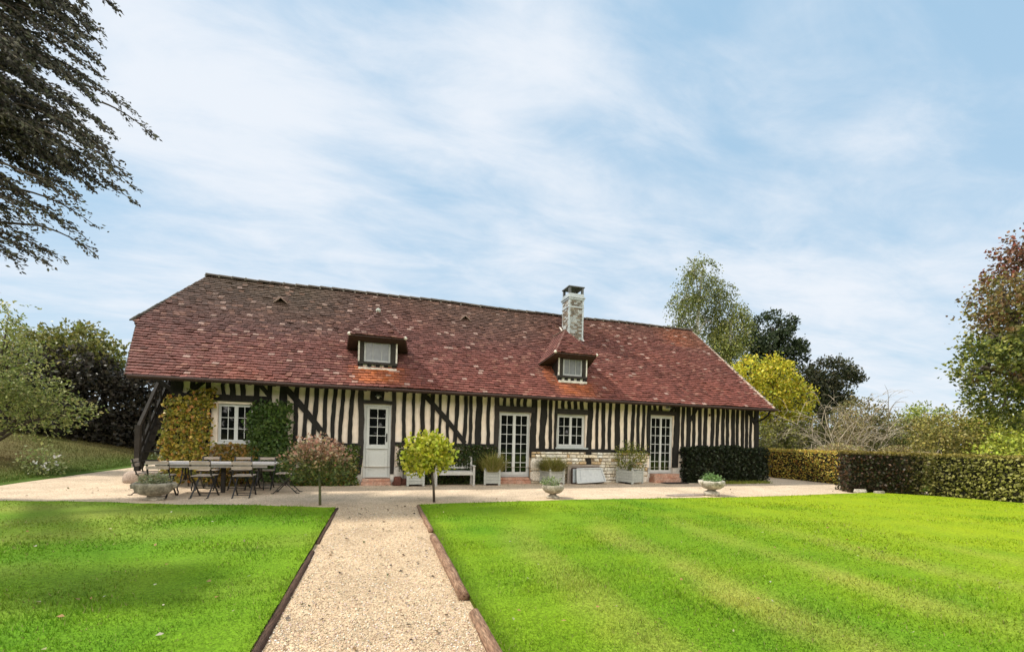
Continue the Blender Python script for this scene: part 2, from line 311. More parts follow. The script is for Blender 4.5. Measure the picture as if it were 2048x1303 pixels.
# gravel
def gravel_mat():
    m = bpy.data.materials.new('gravel'); m.use_nodes = True; t = m.node_tree; n = t.nodes; l = t.links; p = n['Principled BSDF']; p.inputs['Roughness'].default_value = .95; p.inputs['Specular IOR Level'].default_value = .15
    tcn = n.new('ShaderNodeTexCoord'); v = n.new('ShaderNodeTexVoronoi'); v.inputs['Scale'].default_value = 75; l.new(tcn.outputs['Object'], v.inputs['Vector'])
    nz = n.new('ShaderNodeTexNoise'); nz.inputs['Scale'].default_value = 1.3; nz.inputs['Detail'].default_value = 8; nz.inputs['Roughness'].default_value = .7; l.new(tcn.outputs['Object'], nz.inputs['Vector'])
    nf = n.new('ShaderNodeTexNoise'); nf.inputs['Scale'].default_value = 28; nf.inputs['Detail'].default_value = 5; l.new(tcn.outputs['Object'], nf.inputs['Vector'])
    cr = n.new('ShaderNodeValToRGB'); l.new(v.outputs['Color'], cr.inputs[0]); e = cr.color_ramp.elements
    e[0].position = 0; e[0].color = (.33, .26, .19, 1); e[1].position = 1; e[1].color = (.72, .62, .50, 1); k = e.new(.45); k.color = (.54, .45, .35, 1)
    # pale scattered terrace gravel, browner trodden path
    sp = n.new('ShaderNodeSeparateXYZ'); l.new(tcn.outputs['Object'], sp.inputs[0]); mr_ = n.new('ShaderNodeMapRange'); mr_.inputs[1].default_value = 7.6; mr_.inputs[2].default_value = 10; l.new(sp.outputs[1], mr_.inputs[0])
    mx = n.new('ShaderNodeMix'); mx.data_type = 'RGBA'; mx.inputs[6].default_value = (1.0, .89, .74, 1); mx.inputs[7].default_value = (1.12, 1.06, .98, 1); l.new(mr_.outputs[0], mx.inputs[0])
    m2 = n.new('ShaderNodeMix'); m2.data_type = 'RGBA'; m2.blend_type = 'MULTIPLY'; m2.inputs[0].default_value = 1; l.new(cr.outputs[0], m2.inputs[6]); l.new(mx.outputs[2], m2.inputs[7])
    r3 = n.new('ShaderNodeMapRange'); r3.inputs[1].default_value = .35; r3.inputs[2].default_value = .7; r3.inputs[3].default_value = .78; r3.inputs[4].default_value = 1.12; l.new(nz.outputs['Fac'], r3.inputs[0])
    r4 = n.new('ShaderNodeMapRange'); r4.inputs[1].default_value = .3; r4.inputs[2].default_value = .7; r4.inputs[3].default_value = .8; r4.inputs[4].default_value = 1.18; l.new(nf.outputs['Fac'], r4.inputs[0])
    mm = n.new('ShaderNodeMath'); mm.operation = 'MULTIPLY'; l.new(r3.outputs[0], mm.inputs[0]); l.new(r4.outputs[0], mm.inputs[1])
    m3 = n.new('ShaderNodeMix'); m3.data_type = 'RGBA'; m3.blend_type = 'MULTIPLY'; m3.inputs[0].default_value = 1; l.new(m2.outputs[2], m3.inputs[6]); l.new(mm.outputs[0], m3.inputs[7]); l.new(m3.outputs[2], p.inputs['Base Color'])
    b = n.new('ShaderNodeBump'); b.inputs['Strength'].default_value = .9; b.inputs['Distance'].default_value = .012; b.invert = True; l.new(v.outputs['Distance'], b.inputs['Height']); l.new(b.outputs[0], p.inputs['Normal'])
    return m
M_GRAVEL = gravel_mat()
gx = np.arange(-9.3, 16.6, .35); gy = np.arange(-4, 27, .35)
def gz(x, y): return .004+.006*pnoise(x, y, 0, 1.7, 31)*np.clip((y-9)/2, 0, 1)+.006+np.where(x < -8.6, -.03, 0)
tag(sheet('gravel', gx, gy, gz, lambda x, y: np.ones((len(x), 3)), M_GRAVEL), kind='structure')
# lawns, raised a little over the gravel
def lawn_edge_l(x): return 8.66+.27*(-x-.8)+.05*np.sin(x*2.1)+.025*np.sin(x*7.7)
def lawn_edge_r(x): return np.where(x < 9, 8.70+.14*np.sin((x-.8)/8.2*math.pi)+.012*np.sin(x*5), 8.70+.05*(x-9))+.012*np.sin(x*9)
def hedge_lim(y): return np.interp(y, [-4, 2, 4, 6.6, 8.1, 9.2], [19.4, 18.0, 17.0, 15.95, 15.05, 13.45])
def lawn(name, left):
    V = []; F = []
    if left: us = np.concatenate([np.linspace(-.75, -3, 12), np.linspace(-3.2, -9.2, 24), np.linspace(-10, -30, 10)])
    else: us = np.concatenate([np.linspace(.785, 3, 12), np.linspace(3.25, 18, 60)])
    nv = 52; rows = []
    for i, x in enumerate(us):
        top = float(lawn_edge_l(np.array(x)) if left else lawn_edge_r(np.array(x))); ysr = np.linspace(-4, top, nv)
        for y in ysr:
            xx = x if left else min(x, float(hedge_lim(y))+.25)
            V.append((xx, y, .052+.008*float(pnoise(np.array(xx), np.array(y), 0, 2.2, 40))))
    n = len(us); idx = lambda i, j: i*nv+j
    for i in range(n-1):
        for j in range(nv-1):
            q = (idx(i, j), idx(i+1, j), idx(i+1, j+1), idx(i, j+1)); F.append(q if not left else q[::-1])
    V = np.array(V); C = lawncol(V[:, 0], V[:, 1]); k = len(V); E = []
    ring = [idx(0, j) for j in range(nv)]+[idx(i, nv-1) for i in range(1, n)]                 # path side and terrace side get an earth edge
    low = {}
    VV = list(map(tuple, V)); CC = list(map(tuple, C))
    for r_ in ring: low[r_] = len(VV); VV.append((V[r_][0], V[r_][1], -.01)); CC.append((.05, .04, .02))
    for a, b in zip(ring, ring[1:]): q = (a, b, low[b], low[a]); F.append(q if left else q[::-1])
    me = np_mesh(name, VV, F, np.array(CC)); o = link(name, me, M_LAWN); return tag(o, kind='structure')
lawn('lawn', True); lawn('lawn', False)
# grass blades
def blades(pts_x, pts_y, z, h, colf, lean=.5):
    n = len(pts_x); a = rng.uniform(0, 6.28, n); w = rng.uniform(.0022, .0042, n)*np.clip(np.hypot(pts_x, pts_y)/3.2, 1, 3.2); hh = h*rng.uniform(.5, 1.25, n)
    B = np.stack([pts_x, pts_y, z], 1); s = np.stack([np.cos(a), np.sin(a), 0*a], 1)*w[:, None]; la = rng.uniform(0, 6.28, n); le = rng.uniform(.1, 1, n)*lean*hh
    T = B+np.stack([np.cos(la)*le, np.sin(la)*le, hh], 1); V = np.stack([B-s, B+s, T], 1).reshape(-1, 3); C = colf(pts_x, pts_y)*1.08*(1+rng.normal(0, .18, (n, 1)))*(1+rng.normal(0, .05, (n, 3)))
    dry = rng.random(n) < .05; C[dry] = np.array((.30, .27, .10))*rng.uniform(.7, 1.2, (dry.sum(), 1))
    return V, np.arange(3*n).reshape(n, 3), np.repeat(np.clip(C, .003, 1), 3, 0)
def scatter(dens, dmin, dmax, amin, amax):
    n = int(dens*(amax-amin)*math.log(dmax/dmin)); d = dmin*(dmax/dmin)**rng.random(n); a = rng.uniform(amin, amax, n); return d*np.sin(a), d*np.cos(a)
gxp, gyp = scatter(62000, 2.3, 17, -1.3, 1.55)
# keep near path-side tufts longer
il = (gxp < -.745) & (gyp < lawn_edge_l(gxp)) & (gxp > -8.5); ir = (gxp > .80) & (gyp < lawn_edge_r(gxp)) & (gxp < hedge_lim(gyp))
x = gxp[il | ir]; y = gyp[il | ir]
V, F, C = blades(x, y, np.full(len(x), .045), .027+.014*np.clip(pnoise(x, y, 0, 2.5, 77), -1, 1)+.012*np.clip(pnoise(x, y, 0, 9, 78), -1, 1)+.022*np.exp(-np.abs(np.abs(x)-.79)/.06), lawncol, .9)
tag(link('grass', np_mesh('grass', V, F, C), M_GRASS), 'short bright green grass blades of the mown lawns', 'grass', kind='stuff')
n = 26000; x = -8.85-rng.random(n)**1.5*7; y = rng.uniform(12.5, 25, n)
V, F, C = blades(x, y, bank(x, y)-.015, np.full(n, .06), bankcol, .6)
tag(link('bank_grass', np_mesh('bank_grass', V, F, C), M_GRASS), 'duller brownish grass on the rising bank', 'grass', kind='stuff')
# loose gravel stones on the path
x, y = scatter(26000, 2.4, 9, -.35, .32); k = (np.abs(x) < .73) & (y < 10); x = x[k]; y = y[k]; n = len(x); r = rng.uniform(.004, .0095, n)
octv = np.array([(1, 0, 0), (0, 1, 0), (-1, 0, 0), (0, -1, 0), (0, 0, .7), (0, 0, -.7)]); octf = np.array([(0, 1, 4), (1, 2, 4), (2, 3, 4), (3, 0, 4), (1, 0, 5), (2, 1, 5), (3, 2, 5), (0, 3, 5)])
ang = rng.uniform(0, 6.28, n); st = rng.uniform(.7, 1.3, (n, 1, 3)); ov = octv[None]*st*r[:, None, None]; ca, sa = np.cos(ang)[:, None], np.sin(ang)[:, None]
ov = np.stack([ov[..., 0]*ca-ov[..., 1]*sa, ov[..., 0]*sa+ov[..., 1]*ca, ov[..., 2]], -1)+rng.normal(0, .0012, (n, 6, 3)); V = (ov+np.stack([x, y, np.full(n, .012)], 1)[:, None]).reshape(-1, 3)
F = (octf[None]+6*np.arange(n)[:, None, None]).reshape(-1, 3); C = np.repeat(pal(n, [(.50, .38, .26), (.62, .52, .40), (.36, .26, .17), (.68, .62, .54)], [4, 3, 2, 1.5]), 6, 0)
tag(link('gravel_stones', np_mesh('gravel_stones', V, F, np.clip(C, 0, 1)), mat('gravel_stone', rough=.9, attr=True, spec=.2)), 'loose tan stones scattered over the gravel path', 'gravel', kind='stuff')
# fallen leaves
n = 110; x, y = scatter(450, 2.6, 9, -.8, 1.1); k = ((x < -.9) & (y < lawn_edge_l(x)-.1)) | ((x > .95) & (y < lawn_edge_r(x)-.1) & (x < hedge_lim(y)-.3)); x = x[k][:n]; y = y[k][:n]; n = len(x)
P = np.stack([x, y, np.full(n, .082)], 1); T = rng.normal(size=(n, 3))*np.array([1, 1, .25])
tag(leaf_obj('fallen_leaves', P, T, rng.uniform(.02, .05, n), pal(n, [(.45, .40, .22), (.35, .20, .08), (.55, .52, .40)]), None, .35, np.array([0, 0, 3.])), 'pale fallen leaves scattered over the lawns', 'leaves', kind='stuff')


# ------------------------------------------------------------------ the house
FY = 12.55                                       # front face of the timbers; infill stands at 12.60
house = empty('half_timbered_house', (4.2, 12.6, 0), 'long low half-timbered cottage with red tiled roof and black and cream stripes', 'house')
def part(mb, name, m, parent=None, **k): return mb.build(name, m, parent or house, **k)
OPEN = [(-3.93, -3.12, 1.11, 2.10), (-.43, .31, 0, 2.25), (3.44, 4.48, .16, 2.19), (5.35, 6.36, 1.11, 2.20), (8.78, 9.72, .28, 2.29)]
def wall_open(mb, x0, x1, z0, z1, y, yin, ops):
    xs = sorted({x0, x1, *[o[i] for o in ops for i in (0, 1) if x0 < o[i] < x1]}); zs = sorted({z0, z1, *[o[i] for o in ops for i in (2, 3) if z0 < o[i] < z1]})
    for a, b in zip(xs, xs[1:]):
        for c, d in zip(zs, zs[1:]):
            mx, mz = (a+b)/2, (c+d)/2
            if any(o[0] < mx < o[1] and o[2] < mz < o[3] for o in ops): continue
            mb.add([(a, y, c), (b, y, c), (b, y, d), (a, y, d)], [(0, 1, 2, 3)])
    for o in ops:
        a, b, c, d = o; c = max(c, z0); d = min(d, z1)
        if d <= c: continue
        mb.add([(a, y, c), (a, yin, c), (a, yin, d), (a, y, d)], [(0, 1, 2, 3)]); mb.add([(b, y, c), (b, yin, c), (b, yin, d), (b, y, d)], [(3, 2, 1, 0)])
        mb.add([(a, y, d), (b, y, d), (b, yin, d), (a, yin, d)], [(0, 1, 2, 3)]); mb.add([(a, y, c), (b, y, c), (b, yin, c), (a, yin, c)], [(3, 2, 1, 0)])
b = MB(); wall_open(b, -4.9, 13.42, .5, 2.78, 12.60, 12.80, OPEN)
b.add([(-4.9, 12.6, .5), (-4.9, 18.6, .5), (-4.9, 18.6, 2.78), (-4.9, 17.2, 4.15), (-4.9, 14.0, 4.15), (-4.9, 12.6, 2.78)], [(5, 4, 3, 2, 1, 0)])
b.add([(13.42, 12.6, .0), (13.42, 18.6, .0), (13.42, 18.6, 2.78), (13.42, 12.6, 2.78)], [(0, 1, 2, 3)])
b.add([(-4.9, 18.6, 0), (13.42, 18.6, 0), (13.42, 18.6, 2.78), (-4.9, 18.6, 2.78)], [(3, 2, 1, 0)])
part(b, 'wall', M_CREAM)
for x0, x1 in ((-4.92, -.43), (.31, 3.44)):
    b = MB(); b.box(x0, x1, 12.575, 12.8, 0, .5); part(b, 'plinth', M_PLINTH)
b = MB(); b.box(-4.92, -4.88, 12.8, 18.6, 0, .5); part(b, 'plinth', M_PLINTH)
# dark room behind the glass
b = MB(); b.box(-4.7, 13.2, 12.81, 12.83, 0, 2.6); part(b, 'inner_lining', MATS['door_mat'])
# timbers: hewn, slightly wavy
def stud(x0, x1, z0, z1, name='timber_stud', dep=.06, amp=.012, tx=0., m=M_TIMBER, y=FY):
    n = max(3, int((z1-z0)/.16)); b = MB(); vs = []; w = (x1-x0)/2; cx = (x0+x1)/2; ph = random.uniform(0, 9)
    for i in range(n+1):
        t = i/n; z = z0+(z1-z0)*t; o = amp*1.1*math.sin(ph+t*5)+tx*(t-.5); l = -w+o+random.uniform(-amp, amp)*.75; r = w+o+random.uniform(-amp, amp)*.75
        vs += [(cx+l, y, z), (cx+r, y, z), (cx+r, y+dep, z), (cx+l, y+dep, z)]
    fs = [(0, 3, 2, 1), (4*n, 4*n+1, 4*n+2, 4*n+3)]
    for i in range(n):
        for j in range(4): fs.append((4*i+j, 4*i+(j+1) % 4, 4*i+4+(j+1) % 4, 4*i+4+j))
    b.add(vs, fs); return part(b, name, m)
def beam(x0, x1, z0, z1, name='timber_beam', y=FY-.004, dep=.07, m=M_TIMBER):
    n = max(3, int((x1-x0)/.25)); b = MB(); vs = []
    for i in range(n+1):
        x = x0+(x1-x0)*i/n; l = random.uniform(-.008, .008); h = random.uniform(-.008, .008); vs += [(x, y, z0+l), (x, y, z1+h), (x, y+dep, z1+h), (x, y+dep, z0+l)]
    fs = [(0, 1, 2, 3), (4*n+3, 4*n+2, 4*n+1, 4*n)]
    for i in range(n):
        for j in range(4): fs.append((4*i+j, 4*i+4+j, 4*i+4+(j+1) % 4, 4*i+(j+1) % 4))
    b.add(vs, fs); return part(b, name, m)
def brace(p, q, w, y=FY-.008, bow=.03, m=M_TIMBER):
    b = MB(); p = Vector((p[0], y, p[1])); q = Vector((q[0], y, q[1])); d = (q-p); s = Vector((-d.z, 0, d.x)).normalized(); vs = []; n = 7
    for i in range(n+1):
        t = i/n; c = p+d*t+s*bow*math.sin(t*math.pi); k = w/2*(1+random.uniform(-.08, .08)); e = Vector((0, .066, 0)); vs += [c-s*k, c+s*k, c+s*k+e, c-s*k+e]
    fs = [(0, 1, 2, 3), (4*n+3, 4*n+2, 4*n+1, 4*n)]
    for i in range(n):
        for j in range(4): fs.append((4*i+j, 4*i+4+j, 4*i+4+(j+1) % 4, 4*i+(j+1) % 4))
    b.add(vs, fs); return part(b, 'timber_brace', m)
T = 2.66
for a, c in [(-4.53, -4.43), (-4.17, -4.08), (-2.8, -2.69), (-3.12, -3.0)]: stud(a, c, .5, T)
for a, c in [(-3.85, -3.77), (-3.66, -3.54), (-3.43, -3.32)]: stud(a, c, 2.32, T)
stud(-4.94, -4.69, .3, T, 'timber_post', .1); stud(-2.52, -2.34, .5, T, 'timber_post', .075)
for a, c in [(-2.18, -2.08), (-1.94, -1.84), (-1.72, -1.61), (-1.47, -1.37), (-1.25, -1.15), (-1.05, -.95), (-.81, -.7)]: stud(a, c, 1.14, T, tx=.05)
stud(-.57, -.43, .3, T, 'timber_post', .075, .022, .02, M_LINTEL); stud(.31, .42, .3, T, 'timber_post', .075, .01, 0, M_LINTEL)
for a, c in [(.6, .71), (.87, .95), (1.11, 1.24), (1.39, 1.51), (1.63, 1.7), (1.86, 1.94), (2.09, 2.2), (2.36, 2.46), (2.53, 2.62), (3.07, 3.17)]: stud(a, c, 1.18, T, tx=.02)
stud(2.73, 2.91, 1.18, T, 'timber_post', .075); stud(3.3, 3.44, .2, T, 'timber_post', .075, .012, 0, M_LINTEL)
stud(4.48, 4.66, .80, T, 'timber_post', .075); stud(4.78, 4.98, 1.07, T, 'timber_post', .075, .024)
for a, c in [(5.08, 5.18), (5.27, 5.35)]: stud(a, c, 1.07, T)
stud(6.41, 6.58, .6, T, 'timber_post', .085, .016)
for a, c in [(6.72, 6.81), (6.93, 7.05), (7.18, 7.28), (7.43, 7.6), (7.78, 7.89), (8.04, 8.15), (8.26, 8.35), (8.46, 8.55)]: stud(a, c, 1.07, T)
stud(8.66, 8.78, .9, T, 'timber_post', .08, .016); stud(9.73, 9.94, .5, T, 'timber_post', .08)
for a, c in [(10.05, 10.15), (10.5, 10.6), (10.75, 10.87), (10.99, 11.12), (11.29, 11.41), (11.53, 11.63), (11.77, 11.88), (11.96, 12.07), (12.21, 12.34), (12.42, 12.52), (12.65, 12.76), (12.84, 12.94), (13.05, 13.13)]: stud(a, c, .9, T)
stud(10.25, 10.4, .6, T, 'timber_post', .075); stud(13.26, 13.44, .1, T, 'timber_post', .12)
for a, c in [(3.57, 3.66), (3.79, 3.9), (4.0, 4.11), (4.22, 4.33), (5.49, 5.59), (5.71, 5.81), (5.92, 6.03), (6.14, 6.25)]: stud(a, c, 2.36, T)
for a, c in [(8.89, 8.99), (9.12, 9.24), (9.56, 9.69)]: stud(a, c, 2.42, T)
stud(-.27, .1, 2.34, T, 'timber_stud', .06, .008)
beam(-4.7, -2.8, 2.16, 2.32); beam(-.57, .42, 2.25, 2.35, m=M_LINTEL); beam(3.3, 4.6, 2.19, 2.36, m=M_LINTEL); beam(5.3, 6.42, 2.19, 2.35, m=M_LINTEL); beam(8.7, 9.8, 2.29, 2.44, m=M_LINTEL)
beam(-2.36, -.56, 1.06, 1.15); beam(.42, 3.31, 1.11, 1.20); beam(4.66, 6.42, 1.0, 1.085); beam(6.57, 8.68, 1.0, 1.09); beam(9.93, 13.3, .98, 1.07)
beam(-4.94, 13.44, 2.63, 2.76, y=FY-.012, dep=.1)
brace((-4.25, 2.63), (-4.55, 2.30), .10, bow=0); brace((-3.0, 2.63), (-2.74, 2.31), .10, bow=0); brace((-2.40, 2.58), (-1.30, 1.17), .15); brace((1.16, 2.62), (2.42, 1.21), .13)
brace((10.68, 2.6), (10.38, 2.12), .08, bow=0); brace((12.93, 2.62), (13.3, 2.08), .09, bow=0)
# gable framing on the left end
for y in (12.9, 13.7, 14.5, 15.3, 16.1, 16.9, 17.7): b = MB(); b.box(-4.95, -4.89, y, y+.14, .5, min(2.7+max(0, min(y-12.6, 18.4-y))*.95, 4.1)); part(b, 'timber_stud', M_TIMBER)
b = MB(); b.box(-4.955, -4.888, 12.65, 18.5, 2.5, 2.66); part(b, 'timber_beam', M_TIMBER)
for y in (13.0, 13.8, 14.6, 15.4, 16.2, 17.0, 17.8): b = MB(); b.box(13.41, 13.47, y, y+.14, .1, 2.7); part(b, 'timber_stud', M_TIMBER)
# rubble stone base to the right of the french door
b = MB(); z = .0
while z < .97:
    h = random.uniform(.075, .125); h = min(h, .99-z)
    if h < .03: break
    x = 4.50
    while x < 8.66:
        w = random.choice((random.uniform(.10, .2), random.uniform(.18, .38))); w = min(w, 8.68-x)
        if not (6.40 < x+w/2 < 6.59 and z+h > .6):
            g = .013; d0 = random.uniform(.0, .035); c = random.choice(((.80, .73, .60), (.82, .77, .66), (.76, .68, .52), (.82, .79, .71), (.79, .71, .57), (.60, .44, .26), (.74, .64, .48), (.80, .74, .63)))
            kk = random.uniform(.82, 1.06); b.cc = tuple(q*kk for q in c); j = lambda s=.006: random.uniform(-s, s)
            f = [(x+g+j(), 12.545-d0, z+g+j()), (x+w-g+j(), 12.545-d0+j(.01), z+g+j()), (x+w-g+j(), 12.545-d0+j(.01), z+h-g+j()), (x+g+j(), 12.545-d0, z+h-g+j())]
            k = .4; cx = sum(p[0] for p in f)/4; cz = sum(p[2] for p in f)/4
            bk = [(p[0]+(p[0]-cx)*.06, 12.575, p[2]+(p[2]-cz)*.10) for p in f]; fr = [(cx+(p[0]-cx)*.86, p[1]-.012, cz+(p[2]-cz)*.72) for p in f]
            b.add(bk+f+fr, [(8, 9, 10, 11)]+[(i, (i+1) % 4, 4+(i+1) % 4, 4+i) for i in range(4)]+[(4+i, 4+(i+1) % 4, 8+(i+1) % 4, 8+i) for i in range(4)])
        x += w
    z += h
for (x0, x1, z0, z1, yo) in ((4.47, 4.93, .06, .40, .10), (4.48, 4.83, .42, .77, .09), (8.34, 8.72, .05, .20, .06), (8.36, 8.72, .23, .36, .05)):
    b.cc = (.70, .64, .55); cx = (x0+x1)/2; cz = (z0+z1)/2; n = 14; ring = []
    for q in range(n):
        a = 2*math.pi*q/n; e = .55; ring.append((math.copysign(abs(math.cos(a))**e, math.cos(a))*(x1-x0)/2*random.uniform(.94, 1), math.copysign(abs(math.sin(a))**e, math.sin(a))*(z1-z0)/2*random.uniform(.94, 1)))
    vs = [(cx+p[0], 12.57, cz+p[1]) for p in ring]+[(cx+p[0], 12.57-yo*.6, cz+p[1]) for p in ring]+[(cx+p[0]*.8, 12.57-yo, cz+p[1]*.8) for p in ring]
    b.add(vs, [tuple(range(2*n, 3*n))]+[(i+n*k, (i+1) % n+n*k, n*(k+1)+(i+1) % n, n*(k+1)+i) for k in (0, 1) for i in range(n)])
stone = part(b, 'stone_base', M_STONE)
M_LIME = None
b = MB(); wall_open(b, 4.46, 8.7, .0, 1.0, 12.578, 12.6, []); part(b, 'lime_mortar', mat('lime_mortar', (.34, .27, .19), .95, .25, 8, (.24, .18, .12), .5, 30))
b = MB(); b.box(9.72, 13.40, 12.578, 12.8, 0, .5); part(b, 'plinth', M_PLINTH)
b = MB(); b.box(8.72, 9.72, 12.6, 12.8, 0, .28); part(b, 'plinth', M_PLINTH)
# windows and doors
def casement(name, x0, x1, z0, z1, cols, rows, y=12.66, leaves=2, fw=.045, st=.04, mull=.05, rail=.05, bot=None, m=M_WHITE, label=None):
    f = MB(); g = MB(); bot = bot or rail
    def bx(a, b_, c, d, yy=0, t=.05): f.box(a, b_, y+yy, y+yy+t, c, d)
    bx(x0, x0+fw, z0, z1); bx(x1-fw, x1, z0, z1); bx(x0+fw, x1-fw, z1-fw, z1, .001); bx(x0+fw, x1-fw, z0, z0+fw, .001)
    ix0, ix1, iz0, iz1 = x0+fw+.004, x1-fw-.004, z0+fw+.004, z1-fw-.004; lw = (ix1-ix0)/leaves
    for k in range(leaves):
        a = ix0+k*lw+.002; c = a+lw-.004; bx(a, a+st, iz0, iz1, -.012, .045); bx(c-st, c, iz0, iz1, -.012, .045); bx(a+st, c-st, iz1-rail, iz1, -.011, .044); bx(a+st, c-st, iz0, iz0+bot, -.011, .044)
        gx0, gx1, gz0, gz1 = a+st, c-st, iz0+bot, iz1-rail
        g.add([(gx0, y+.012, gz0), (gx1, y+.012, gz0), (gx1, y+.012, gz1), (gx0, y+.012, gz1)], [(0, 1, 2, 3)])
        for i in range(1, cols): xx = gx0+(gx1-gx0)*i/cols; bx(xx-.0085, xx+.0085, gz0, gz1, -.005, .02)
        for i in range(1, rows): zz = gz0+(gz1-gz0)*i/rows; bx(gx0, gx1, zz-.0085, zz+.0085, -.004, .018)
    if leaves == 2: xx = (ix0+ix1)/2; bx(xx-mull/2, xx+mull/2, iz0, iz1, -.022, .02)
    o = part(f, name, m); part(g, 'pane', M_GLASS, o); return o
w1 = casement('window', -3.92, -3.13, 1.12, 2.09, 2, 3, fw=.022, st=.028, mull=.085, rail=.035)
w2 = casement('window', 5.36, 6.35, 1.13, 2.19, 2, 3, mull=.07)
b = MB(); b.box(5.30, 6.42, 12.49, 12.66, 1.085, 1.13); part(b, 'sill', M_ZINC, w2)
b = MB(); b.box(-3.96, -3.08, 12.50, 12.66, 1.075, 1.118); part(b, 'sill', M_WHITE, w1)
fd1 = casement('french_door', 3.45, 4.47, .20, 2.18, 2, 6, mull=.085, st=.045, bot=.10)
fd2 = casement('french_door', 8.79, 9.71, .30, 2.28, 2, 6, mull=.06, st=.035, bot=.06)
f = MB(); y = 12.63
for a in ((-.425, -.36, .18, 2.245), (.24, .305, .18, 2.245)): f.box(a[0], a[1], y, y+.07, a[2], a[3])
f.box(-.36, .24, y+.001, y+.07, 2.19, 2.245)
for a, c, d, e in ((-.355, -.275, .185, 2.185), (.155, .235, .185, 2.185)): f.box(a, c, y+.015, y+.06, d, e)
f.box(-.275, .155, y+.016, y+.06, 2.11, 2.185); f.box(-.275, .155, y+.016, y+.06, 1.0, 1.12); f.box(-.275, .155, y+.016, y+.06, .185, .30); f.box(-.275, .155, y+.03, y+.06, .30, 1.0)
for i in range(1, 4): zz = 1.12+.99*i/4; f.box(-.275, .155, y+.02, y+.045, zz-.01, zz+.01)
f.box(-.07, -.05, y+.019, y+.045, 1.12, 2.11); f.box(-.36, .24, y-.012, y+.016, 1.0, 1.035); f.box(-.36, .24, y-.02, y+.016, .20, .245)
dr = part(f, 'door', M_DOOR, bevel=.004); g = MB(); g.add([(-.275, y+.034, 1.12), (.155, y+.034, 1.12), (.155, y+.034, 2.11), (-.275, y+.034, 2.11)], [(0, 1, 2, 3)]); part(g, 'pane', M_GLASS, dr)
h = MB(); h.box(.178, .212, y+.006, y+.0145, 1.2, 1.44); h.bar((.195, y-.03, 1.34), (.11, y-.03, 1.33), .016, .016); h.bar((.195, y+.008, 1.34), (.195, y-.032, 1.34), .014, .014); part(h, 'handle', M_IRON, dr)
def step(x0, x1, y0, z1): b = MB(); b.box(x0, x1, y0, 12.63, -.01, z1*.55); b.box(x0+.03, x1-.03, y0+.05, 12.632, z1*.55, z1); return part(b, 'step', M_BRICK, bevel=.012)
step(-.46, .34, 12.36, .18); step(3.46, 4.46, 12.38, .195); step(8.80, 9.86, 12.30, .295)
# wall lamps
def lamp(x, z, parent=house):
    b = MB(); b.lathe([(.0, 0), (.055, .002), (.055, .02), (.02, .03)], (0, 0, 0), 14); b.v = [(x+v[0], 12.545-v[2], z+.06+v[1]) for v in b.v]; b.tube([(x, 12.52, z+.06), (x, 12.44, z+.09), (x, 12.42, z+.06)], .011, 7); b.lathe([(.02, .0), (.085, -.035), (.088, -.045), (.0, -.02)], (x, 12.42, z+.07), 16); o = part(b, 'wall_lamp', M_ZINC, smooth=True)
    g = MB(); g.lathe([(.012, -.09), (.036, -.07), (.04, -.045), (.025, -.01)], (x, 12.42, z+.06), 12); part(g, 'lamp_glass', mat('opal_glass', (.6, .6, .56), .15, spec=.5), o, smooth=True)
lamp(-.06, 2.42); lamp(9.4, 2.50)
b = MB(); b.box(11.2, 11.27, 12.585, 12.598, 2.33, 2.41); b.box(11.215, 11.255, 12.58, 12.586, 2.345, 2.395); part(b, 'plaque', MATS['red_brown_wood'])
# ---------------- roof
EY, EZ, RY, RZ = 11.95, 2.64, 15.60, 6.17; SL = (RZ-EZ)/(RY-EY)
def rz(y): return EZ+SL*(y-EY)
def tilecol(p, hint):
    x, y, z = p; n = float(pnoise(np.array(x), np.array(y), z, .55, 3)); n2 = float(pnoise(np.array(x), np.array(y), z, 1.7, 4)); t = (z-EZ)/(RZ-EZ); rx = (x+5.5)/19
    c = np.array((.165, .066, .052)); red = np.array((.235, .072, .054)); pur = np.array((.125, .064, .060)); moss = np.array((.105, .074, .052)); org = np.array((.30, .115, .065))
    def mx(d, f):
        nonlocal c; f = min(1, max(0, f)); c = c*(1-f)+d*f
    mx(pur, .85-.95*rx+.35*n); mx(red, (1-t)*.55-.1+.2*n2+.25*rx); mx(moss, (t-.45)*1.5-.35*rx+.35*n); mx(org, .28*n2+.55*max(0, rx-.40)*(.6+n)-.12)
    if hint: mx(np.array((.50, .155, .055)), hint)
    c = c*.90; r = random.random()
    if r < .024: c = c*.42+np.array((.46, .33, .28))*.58  # scattered pale tiles: pinkish lichen, and white glints put into the colour
    elif r < .11: c = c*.66+np.array((.34, .19, .14))*.34
    elif r < .34: c = c*.72
    return tuple(np.clip(c*random.uniform(.84, 1.17), .01, 1))
